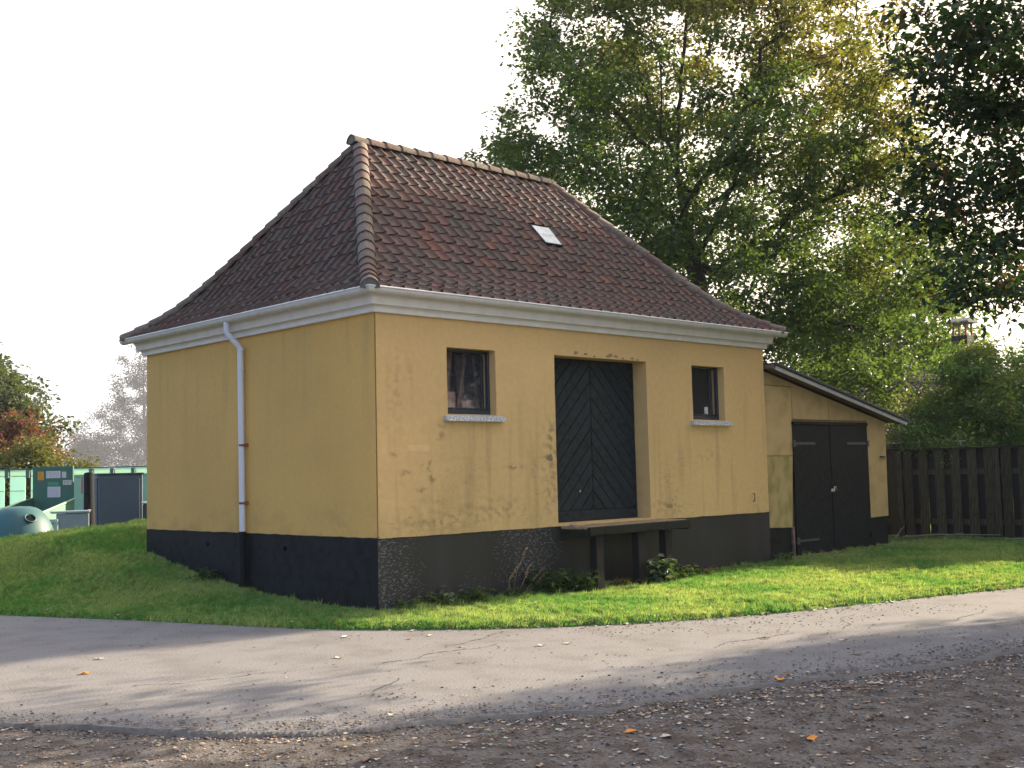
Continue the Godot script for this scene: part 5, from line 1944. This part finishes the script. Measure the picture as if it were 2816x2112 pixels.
# ---------------------------------------------------------------- left background: the recycling place
func sticker(w: int, h: int, sd: int, paper: Color, ink: Color) -> StandardMaterial3D:
	var im := Image.create(w, h, false, Image.FORMAT_RGB8)
	im.fill(paper)
	var r := RandomNumberGenerator.new()
	r.seed = sd
	var y := 4
	while y < h - 4:
		var x := 4
		while x < w - 8:
			var l := r.randi_range(3, 9)
			im.fill_rect(Rect2i(x, y, mini(l, w - 5 - x), 2), ink)
			x += l + r.randi_range(2, 4)
		y += 5
	var m := StandardMaterial3D.new()
	m.albedo_texture = ImageTexture.create_from_image(im)
	m.roughness = 0.6
	return m

func board(mb: MB, a: Vector3, b: Vector3, lo: float, hi: float, t: float) -> void:
	# an upright slab from a to b (plan), between two heights
	var d := Vector3(b.x - a.x, 0, b.z - a.z)
	var x := d.normalized()
	var bas := Basis(x, Vector3.UP, x.cross(Vector3.UP))
	mb.box(Vector3((a.x + b.x) / 2, (lo + hi) / 2, (a.z + b.z) / 2), Vector3(d.length(), hi - lo, t), 0.01, bas)

func slab4(mb: MB, p: Array, th: Vector3) -> void:
	mb.quad(p[0], p[1], p[2], p[3])
	var q := []
	for k in 4:
		q.append(p[k] + th)
	mb.quad(q[3], q[2], q[1], q[0])
	for k in 4:
		var j := (k + 1) % 4
		mb.quad(p[j], p[k], q[k], q[j])

func colored(c: Color) -> MB:
	var m := MB.new()
	m.col = c
	return m

func build_recycling() -> void:
	var G := -0.6
	# bottle bank
	var at := Vector3(2.06, G, -16.6)
	var root := thing("bottle_bank", "round teal dome-shaped bottle bank with a dark hole at the left frame edge", "bottle bank", at)
	var b := colored(Color(0.022, 0.095, 0.10))
	var pr := PackedVector2Array()
	for k in 13:
		var t := k / 12.0
		pr.append(Vector2(0.86 * pow(cos(t * PI / 2), 0.62), 0.25 + 1.45 * sin(t * PI / 2)))
	pr.insert(0, Vector2(0.80, 0.0))
	b.lathe(Vector3.ZERO, pr, 40)
	part("body", b, M.paint, root)
	var hd := Vector3(-0.12, 0.0, 1.0)
	hd = Vector3(0.02, 0, 1.0).normalized()
	var hole := colored(Color(0.008, 0.008, 0.01))  # black disc painted for the unlit inside of the hole
	var hc := Vector3(hd.x * 0.595, 1.40, hd.z * 0.595)
	var hn := Vector3(hd.x * 0.72, 0.70, hd.z * 0.72).normalized()
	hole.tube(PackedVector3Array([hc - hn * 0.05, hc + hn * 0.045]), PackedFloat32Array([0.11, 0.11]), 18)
	part("hole_disc", hole, M.dark, root)
	var rim := colored(Color(0.03, 0.11, 0.115))
	var hx := hn.cross(Vector3.UP).normalized()
	var hy := hx.cross(hn)
	var ring := PackedVector3Array()
	var rr := PackedFloat32Array()
	for k in 19:
		var a := TAU * k / 18
		ring.append(hc + hn * 0.05 + (hx * cos(a) + hy * sin(a)) * 0.12)
		rr.append(0.018)
	rim.tube(ring, rr, 6, false)
	part("opening_rim", rim, M.paint, root)
	var lug := colored(Color(0.4, 0.42, 0.4))
	lug.tube(PackedVector3Array([Vector3(0.3, 1.5, 0.1), Vector3(0.33, 1.66, 0.1), Vector3(0.36, 1.6, 0.1)]), PackedFloat32Array([0.02, 0.02, 0.02]), 6)
	part("lifting_lug", lug, M.paint, root)
	# compactor with hopper
	var cp := thing("green_compactor", "dark green waste compactor with notices on its panel and a sloping hopper", "compactor")
	var A := Vector3(4.56, 0, -22.3)
	var B := Vector3(5.40, 0, -21.55)
	var back := colored(Color(0.035, 0.12, 0.085))
	board(back, A, B, G, 2.09, 0.10)
	part("back_panel", back, M.paint, cp)
	var C := Vector3(2.58, 0, -18.9)
	var Dd := Vector3(2.03, 0, -20.2)
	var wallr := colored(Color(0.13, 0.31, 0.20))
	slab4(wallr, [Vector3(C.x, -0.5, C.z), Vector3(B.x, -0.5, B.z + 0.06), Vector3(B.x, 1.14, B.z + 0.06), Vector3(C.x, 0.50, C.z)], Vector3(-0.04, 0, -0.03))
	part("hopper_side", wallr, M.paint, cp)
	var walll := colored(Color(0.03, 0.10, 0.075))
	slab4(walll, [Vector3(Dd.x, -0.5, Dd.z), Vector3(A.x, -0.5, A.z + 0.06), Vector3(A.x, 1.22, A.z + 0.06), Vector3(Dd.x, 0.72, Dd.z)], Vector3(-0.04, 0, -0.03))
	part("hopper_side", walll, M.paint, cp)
	var lip := colored(Color(0.28, 0.42, 0.33))
	lip.tube(PackedVector3Array([Vector3(C.x, 0.52, C.z), Vector3(B.x, 1.16, B.z + 0.06)]), PackedFloat32Array([0.035, 0.035]), 6)
	part("hopper_rim", lip, M.paint, cp)
	var dirx := (B - A).normalized()
	var nz := dirx.cross(Vector3.UP)
	var place := func(u: float, y: float, w: float, h: float, m: Material, called: String) -> void:
		var s := MB.new()
		var c := A + dirx * u + nz * 0.056 + Vector3(0, y, 0)
		s.quad(c - dirx * w / 2 - Vector3(0, h / 2, 0), c + dirx * w / 2 - Vector3(0, h / 2, 0), c + dirx * w / 2 + Vector3(0, h / 2, 0), c - dirx * w / 2 + Vector3(0, h / 2, 0), Vector2(0, 1), Vector2(1, 1), Vector2(1, 0), Vector2(0, 0))
		part(called, s, m, cp)
	place.call(0.23, 1.83, 0.17, 0.24, sticker(24, 34, 1, Color(0.78, 0.55, 0.12), Color(0.55, 0.38, 0.08)), "sticker")
	place.call(0.58, 1.86, 0.40, 0.20, sticker(60, 30, 2, Color(0.75, 0.75, 0.76), Color(0.5, 0.5, 0.54)), "sticker")
	place.call(0.88, 1.85, 0.12, 0.17, sticker(20, 26, 3, Color(0.74, 0.72, 0.72), Color(0.6, 0.6, 0.6)), "sticker")
	place.call(0.58, 1.60, 0.30, 0.09, sticker(50, 16, 4, Color(0.25, 0.55, 0.45), Color(0.16, 0.42, 0.34)), "sticker")
	place.call(0.97, 1.63, 0.24, 0.13, sticker(40, 22, 5, Color(0.72, 0.72, 0.7), Color(0.25, 0.3, 0.28)), "sticker")
	place.call(0.60, 1.37, 0.36, 0.30, sticker(56, 50, 6, Color(0.74, 0.74, 0.76), Color(0.5, 0.52, 0.56)), "notice")
	# blue-grey box
	var gb := thing("blue_grey_box", "blue-grey metal storage box, left side coloured paler for sky light", "storage box")
	var ga := Vector3(5.91, 0, -21.08)
	var gbv := Vector3(7.09, 0, -20.75)
	var dd := (gbv - ga).normalized()
	var inn := Vector3.UP.cross(dd)
	var bx := colored(Color(0.06, 0.085, 0.12))
	var bas := Basis(dd, Vector3.UP, dd.cross(Vector3.UP))
	bx.box((ga + gbv) / 2 + inn * 0.3 + Vector3(0, (1.82 + G) / 2, 0), Vector3(ga.distance_to(gbv), 1.82 - G, 0.6), 0.02, bas)
	part("body", bx, M.paint, gb)
	var lid := colored(Color(0.03, 0.04, 0.055))
	lid.box((ga + gbv) / 2 + inn * 0.3 + Vector3(0, 1.84, 0), Vector3(ga.distance_to(gbv) + 0.06, 0.05, 0.66), 0.01, bas)
	part("lid", lid, M.paint, gb)
	var sp := colored(Color(0.13, 0.165, 0.22))  # paler colour paints the sky light falling on the left side
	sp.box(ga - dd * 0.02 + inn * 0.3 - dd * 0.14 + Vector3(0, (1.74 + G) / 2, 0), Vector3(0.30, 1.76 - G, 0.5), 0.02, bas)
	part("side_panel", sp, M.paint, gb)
	var pd := colored(Color(0.05, 0.072, 0.105))
	pd.box((ga + gbv) / 2 - inn * 0.008 + Vector3(0.0, 0.75, 0), Vector3(1.05, 1.9, 0.02), 0.006, bas)
	part("door", pd, M.paint, gb)
	# brown post
	var po := thing("brown_post", "thick dark brown weathered post with a pink strip on its left", "post")
	var pb := colored(Color(0.045, 0.032, 0.026))
	pb.tube(PackedVector3Array([Vector3(4.28, G, -17.9), Vector3(4.27, 0.6, -17.88), Vector3(4.25, 1.3, -17.85), Vector3(4.23, 1.83, -17.82), Vector3(4.225, 1.87, -17.82)]), PackedFloat32Array([0.14, 0.135, 0.125, 0.12, 0.09]), 10)
	part("shaft", pb, M.bark, po)
	var pk := colored(Color(0.38, 0.22, 0.22))
	pk.box(Vector3(4.11, 1.55, -17.96), Vector3(0.05, 0.42, 0.05), 0.01)
	part("strip", pk, M.paint, po)
	var pc := colored(Color(0.5, 0.45, 0.42))
	pc.box(Vector3(4.20, 0.92, -17.70), Vector3(0.08, 0.03, 0.03), 0.008)
	part("bracket", pc, M.paint, po)
	# mint green container
	var mc := thing("mint_container", "long mint green steel container with pale panels along its top edge", "container")
	var ma := Vector3(4.9, 0, -28.9)
	var mb2 := Vector3(9.6, 0, -23.1)
	ma = Vector3(5.0, 0, -27.5)
	mb2 = Vector3(10.6, 0, -22.15)
	var mx := (mb2 - ma).normalized()
	var mi := Vector3.UP.cross(mx)
	var mbas := Basis(mx, Vector3.UP, mx.cross(Vector3.UP))
	var ml := ma.distance_to(mb2)
	var body := colored(Color(0.16, 0.33, 0.24))
	body.box(ma + mx * (2.0 + (ml - 2.0) / 2) + mi * 0.16 + Vector3(0, (1.86 + G) / 2, 0), Vector3(ml - 2.0, 1.86 - G, 0.14), 0.02, mbas)
	body.box(ma + mx * 1.0 + mi * 0.16 + Vector3(0, (0.85 + G) / 2, 0), Vector3(2.0, 0.85 - G, 0.14), 0.02, mbas)
	part("body", body, M.paint, mc)
	var top := colored(Color(0.03, 0.11, 0.11))
	top.box((ma + mb2) / 2 + mi * 0.12 + Vector3(0, 2.085, 0), Vector3(ml, 0.035, 0.10), 0.01, mbas)
	part("top_rail", top, M.paint, mc)
	var u := 0.12
	var idx := 0
	while u < ml - 0.1:
		var pl := colored(Color(0.66, 0.86, 0.70))
		pl.box(ma + mx * (u + 0.26) + mi * 0.075 + Vector3(0, 1.965, 0), Vector3(0.50, 0.19, 0.02), 0.004, mbas)
		part("top_panel", pl, M.sheet, mc)
		var rib := colored(Color(0.035, 0.14, 0.13))
		rib.box(ma + mx * (u + 0.585) + mi * 0.05 + Vector3(0, 1.93, 0), Vector3(0.10, 0.24, 0.10), 0.01, mbas)
		part("rib", rib, M.paint, mc)
		if u < 1.9:
			var lp := colored(Color(0.62, 0.86, 0.76))
			lp.box(ma + mx * (u + 0.26) + mi * 0.072 + Vector3(0, 1.35, 0), Vector3(0.50, 1.0, 0.02), 0.004, mbas)
			part("wall_panel", lp, M.sheet, mc)
			var ln := colored(Color(0.22, 0.36, 0.33))
			ln.box(ma + mx * (u + 0.26) + mi * 0.04 + Vector3(0, 1.40, 0), Vector3(0.50, 0.02, 0.03), 0.004, mbas)
			part("seam", ln, M.paint, mc)
		else:
			var lp := colored(Color(0.24, 0.44, 0.32))
			lp.box(ma + mx * (u + 0.26) + mi * 0.08 + Vector3(0, 0.8, 0), Vector3(0.54, 1.9, 0.05), 0.02, mbas)
			part("wall_panel", lp, M.paint, mc)
		u += 0.67
		idx += 1
	# pale crates with dark print
	var cr := thing("pale_crate", "pale bluish crate with a lid, beside the bottle bank", "crate")
	var ca := Vector3(3.28, 0, -17.45)
	var cb := Vector3(3.99, 0, -17.22)
	var cd := (cb - ca).normalized()
	var cbas := Basis(cd, Vector3.UP, cd.cross(Vector3.UP))
	var ci := Vector3.UP.cross(cd)
	var c1 := colored(Color(0.20, 0.24, 0.28))
	c1.box((ca + cb) / 2 + ci * 0.15 + Vector3(0, (0.86 + G) / 2, 0), Vector3(ca.distance_to(cb), 0.86 - G, 0.3), 0.015, cbas)
	part("body", c1, M.paint, cr)
	var c2 := colored(Color(0.26, 0.31, 0.35))
	c2.box((ca + cb) / 2 - cd * 0.06 + ci * 0.15 + Vector3(0, 0.90, 0), Vector3(ca.distance_to(cb) + 0.16, 0.06, 0.36), 0.015, cbas)
	part("lid", c2, M.paint, cr)
	var fl := thing("pale_board", "pale green board with dark blurred lettering low between bottle bank and crate", "board")
	var f1 := colored(Color(0.36, 0.45, 0.40))
	board(f1, Vector3(2.75, 0, -17.75), Vector3(3.27, 0, -17.35), G, 0.74, 0.05)
	part("panel", f1, M.paint, fl)
	var fm := MB.new()
	var fd := Vector3(0.52, 0, 0.40).normalized()
	var fo := Vector3(2.78, 0.56, -17.70) + fd.cross(Vector3.UP) * 0.03
	fm.quad(fo, fo + fd * 0.58, fo + fd * 0.58 + Vector3(0, 0.13, 0), fo + Vector3(0, 0.13, 0), Vector2(0, 1), Vector2(1, 1), Vector2(1, 0), Vector2(0, 0))
	part("lettering", fm, sticker(60, 12, 9, Color(0.55, 0.63, 0.6), Color(0.14, 0.22, 0.24)), fl)
	# dark bin with a pale lid, half hidden by the house corner
	var bn := thing("dark_bin", "dark bin with a pale lid just left of the building's far corner", "bin")
	var b1 := colored(Color(0.02, 0.022, 0.03))
	b1.box(Vector3(7.05, (0.98 + G) / 2, -20.1), Vector3(0.42, 0.98 - G, 0.42), 0.03, Basis(Vector3.UP, -0.75))
	part("body", b1, M.paint, bn)
	var b2 := colored(Color(0.55, 0.62, 0.45))
	b2.box(Vector3(7.05, 1.01, -20.1), Vector3(0.46, 0.06, 0.46), 0.025, Basis(Vector3.UP, -0.75))
	part("lid", b2, M.paint, bn)
	# scrub along the crest
	rng.seed = 640
	var deep := [Color(0.035, 0.065, 0.025), Color(0.05, 0.085, 0.03), Color(0.08, 0.11, 0.035)]
	for q in [[1.35, -13.6, 0.30, "leafy scrub at the foot of the bottle bank"], [2.35, -13.4, 0.26, "low scrub right of the bottle bank, below the pale board"], [3.0, -13.0, 0.32, "scrub below the pale crate"], [3.7, -12.8, 0.34, "dark scrub at the foot of the brown post"], [4.5, -13.0, 0.34, "dark scrub in front of the blue-grey box, left part"], [5.2, -12.6, 0.34, "dark scrub in front of the blue-grey box, right part"], [5.9, -12.4, 0.30, "dark scrub by the building's far left corner"]]:
		weed(q[3], Vector3(q[0], lawn_y(q[0], q[1]), q[1]), q[2] * 1.5, 0.75, 90, 0.10, deep, int(q[0] * 100))

# ---------------------------------------------------------------- the far house behind the fence
func build_far_house() -> void:
	var root := thing("far_house", "yellow house with a dark tiled roof and a chimney, half hidden behind the shrubs", "house")
	var x0 := 22.3
	var x1 := 31.0
	var z0 := -13.0
	var z1 := -4.0
	var ey := 2.55
	var w := MB.new()
	w.box(Vector3((x0 + x1) / 2, ey / 2 - 0.3, (z0 + z1) / 2), Vector3(x1 - x0, ey + 0.6, z1 - z0), 0.0)
	part("wall", w, M.far_wall, root)
	var ry := 4.9
	var ov := 0.35
	var cx := (x0 + x1) / 2
	var ra := Vector3(cx, ry, z0 + 4.0)
	var rb := Vector3(cx, ry, z1 - 4.0)
	var c := [Vector3(x0 - ov, ey - 0.05, z1 + ov), Vector3(x1 + ov, ey - 0.05, z1 + ov), Vector3(x1 + ov, ey - 0.05, z0 - ov), Vector3(x0 - ov, ey - 0.05, z0 - ov)]
	var rf := MB.new()
	rf.tri(c[0], c[1], rb)
	rf.quad(c[1], c[2], ra, rb)
	rf.tri(c[2], c[3], ra)
	rf.quad(c[3], c[0], rb, ra)
	rf.quad(c[3], c[2], c[1], c[0])
	var roof := part("roof", rf, M.underlay, root)
	# tiles on the two faces towards the road
	var base := tile_local(0.22, 0.40)
	var tiles := MB.new()
	rng.seed = 333
	for f in 2:
		var o: Vector3 = c[0] if f == 0 else c[3]
		var S := Vector3(1, 0, 0) if f == 0 else Vector3(0, 0, 1)
		var L: float = x1 - x0 + 2 * ov if f == 0 else z1 - z0 + 2 * ov
		var I := Vector3(0, 0, -1) if f == 0 else Vector3(1, 0, 0)
		var run: float = 4.35 if f == 0 else cx - x0 + ov
		var up := (I * run + Vector3(0, ry - ey + 0.05, 0)).normalized()
		var nrm := S.cross(up).normalized()
		var sl := Vector2(run, ry - ey + 0.05).length()
		var rows := int(sl / 0.33)
		for r in rows:
			var t := r * 0.33 / sl
			for k in int(L / 0.22):
				var s := k * 0.22
				var inset: float = (cx - x0 + ov) * t if f == 0 else 4.35 * t
				if s < inset - 0.1 or s > L - inset - 0.1:
					continue
				tiles.add(tint(base, Color(0.062, 0.05, 0.044) * rnd(0.6, 1.5)), Transform3D(Basis(S, nrm, -up), o + S * s + up * r * 0.33 + nrm * 0.02))
	var tt := part("roof_tiles", tiles, M.tile, roof)
	tt.set_meta("kind", "stuff")
	var gt := MB.new()
	gt.tube(PackedVector3Array([c[3] + Vector3(-0.05, 0, 0), c[0] + Vector3(-0.05, 0, 0.05), c[1] + Vector3(0, 0, 0.05)]), PackedFloat32Array([0.06, 0.06, 0.06]), 8)
	part("gutter", gt, M.gutter, root)
	# chimney with a capped top on posts
	var ch := MB.new()
	var at := Vector3(27.5, 0, -5.9)
	ch.box(at + Vector3(0, 4.62, 0), Vector3(0.52, 1.96, 0.52), 0.01)
	var chim := part("chimney", ch, M.bark, root)
	var cp := MB.new()
	cp.col = Color(0.25, 0.24, 0.24)
	cp.box(at + Vector3(0, 6.02, 0), Vector3(0.72, 0.05, 0.72), 0.01)
	cp.prism(PackedVector2Array([Vector2(-0.36, 0), Vector2(0.36, 0), Vector2(0, 0.13)]), at + Vector3(0, 6.045, -0.36), Vector3.RIGHT, Vector3.UP, 0.72)
	part("chimney_cap", cp, M.stone, chim)
	for q in [[-0.2, -0.2], [0.2, -0.2], [0.2, 0.2], [-0.2, 0.2]]:
		var p := MB.new()
		p.col = Color(0.3, 0.16, 0.12)
		p.box(at + Vector3(q[0], 5.8, q[1]), Vector3(0.06, 0.42, 0.06), 0.006)
		part("cap_post", p, M.stone, chim)
	# a thin pale rail in front of it, above the fence
	var rl := thing("garden_rail", "thin pale metal rail in front of the far yellow house", "rail")
	for y in [2.05]:
		var b := MB.new()
		b.col = Color(0.55, 0.48, 0.42)
		b.tube(PackedVector3Array([Vector3(15.0, y, -2.7), Vector3(15.4, y, -0.2)]), PackedFloat32Array([0.012, 0.012]), 6)
		part("bar", b, M.stone, rl)
	for z in [-2.6, -0.3]:
		var b := MB.new()
		b.col = Color(0.45, 0.4, 0.36)
		b.tube(PackedVector3Array([Vector3(15.2 + z * 0.16 + 0.22, -0.1, z), Vector3(15.2 + z * 0.16 + 0.22, 2.06, z)]), PackedFloat32Array([0.014, 0.014]), 6)
		part("upright", b, M.stone, rl)

# ---------------------------------------------------------------- planks behind the left window
func build_planks() -> void:
	var defs := [
		["wide brown timber plank leaning left behind the left window pane", Vector3(1.50, 2.10, -0.62), 0.17, 2.3, 0.16],
		["narrow pale timber batten leaning left beside the wide plank behind the window", Vector3(1.68, 2.15, -0.55), 0.05, 2.2, 0.24],
		["upright brown board in the middle behind the left window pane", Vector3(1.94, 2.1, -0.70), 0.15, 2.2, 0.02],
		["short pale board in the lower left corner behind the left window pane", Vector3(1.48, 1.80, -0.42), 0.26, 1.75, 0.01],
		["thin upright batten at the right behind the left window pane", Vector3(2.22, 2.1, -0.66), 0.035, 2.2, -0.03],
		["short upright board at the lower right behind the left window pane", Vector3(1.86, 1.72, -0.40), 0.12, 1.7, -0.02]]
	for d in defs:
		var m := MB.new()
		m.box(Vector3.ZERO, Vector3(d[2], d[3], 0.03), 0.004)
		var o := whole("timber_plank", m, M.plank, d[0], "plank", "planks stacked inside the window", d[1])
		o.rotation = Vector3(-0.06, 0, -d[4])

func _ready() -> void:
	rng.seed = 12345
	var cam := Camera3D.new()
	cam.name = "camera"
	cam.fov = 36.435
	cam.near = 0.1
	cam.far = 1500.0
	cam.position = Vector3(-8.237, 1.6, 11.078)
	cam.rotation = Vector3(0.0761, -0.7561, -0.0236)
	add_child(cam)
	cam.current = true
	var we := WorldEnvironment.new()
	we.name = "world_environment"
	var env := Environment.new()
	env.background_mode = Environment.BG_SKY
	var sm := ProceduralSkyMaterial.new()
	sm.sky_top_color = Color(0.44, 0.57, 0.78)
	sm.sky_horizon_color = Color(0.78, 0.82, 0.86)
	sm.sky_curve = 0.18
	sm.ground_bottom_color = Color(0.35, 0.33, 0.3)
	sm.ground_horizon_color = Color(0.6, 0.6, 0.58)
	sm.sun_angle_max = 115.0
	sm.sun_curve = 1.0
	var sky := Sky.new()
	sky.sky_material = sm
	env.sky = sky
	env.background_energy_multiplier = 0.55
	env.tonemap_mode = Environment.TONE_MAPPER_LINEAR
	env.tonemap_exposure = 4.3
	env.fog_enabled = true
	env.fog_density = 0.0004
	env.fog_light_color = Color(0.95, 0.97, 1.0)
	env.volumetric_fog_enabled = true
	env.volumetric_fog_density = 0.0
	env.sdfgi_enabled = true
	env.ssao_enabled = true
	env.ssil_enabled = true
	we.environment = env
	add_child(we)
	var sun := DirectionalLight3D.new()
	sun.name = "sun"
	sun.light_color = Color(1.0, 0.92, 0.80)
	sun.light_energy = 1.25
	sun.light_angular_distance = 0.55
	sun.shadow_enabled = true
	add_child(sun)
	sun.look_at_from_position(Vector3(1.0, 0.38, 0.18), Vector3.ZERO)
	# morning mist lying over the low ground far to the left
	var mist := FogVolume.new()
	mist.name = "mist"
	mist.shape = RenderingServer.FOG_VOLUME_SHAPE_BOX
	mist.size = Vector3(90, 60, 80)
	mist.position = Vector3(45, 29, -100)
	var fm := FogMaterial.new()
	fm.density = 0.0015
	fm.albedo = Color(0.95, 0.97, 1.0)
	mist.material = fm
	mist.set_meta("kind", "stuff")
	mist.set_meta("label", "thin morning haze over the distance at left")
	mist.set_meta("category", "haze")
	add_child(mist)
	build_materials()
	build_land()
	build_house()
	build_platform()
	build_shed()
	build_fence()
	build_far_house()
	build_recycling()
	build_planks()
	build_twigs()
	rng.seed = 777
	build_trees()
	build_weeds()
	build_grass()
	build_litter()
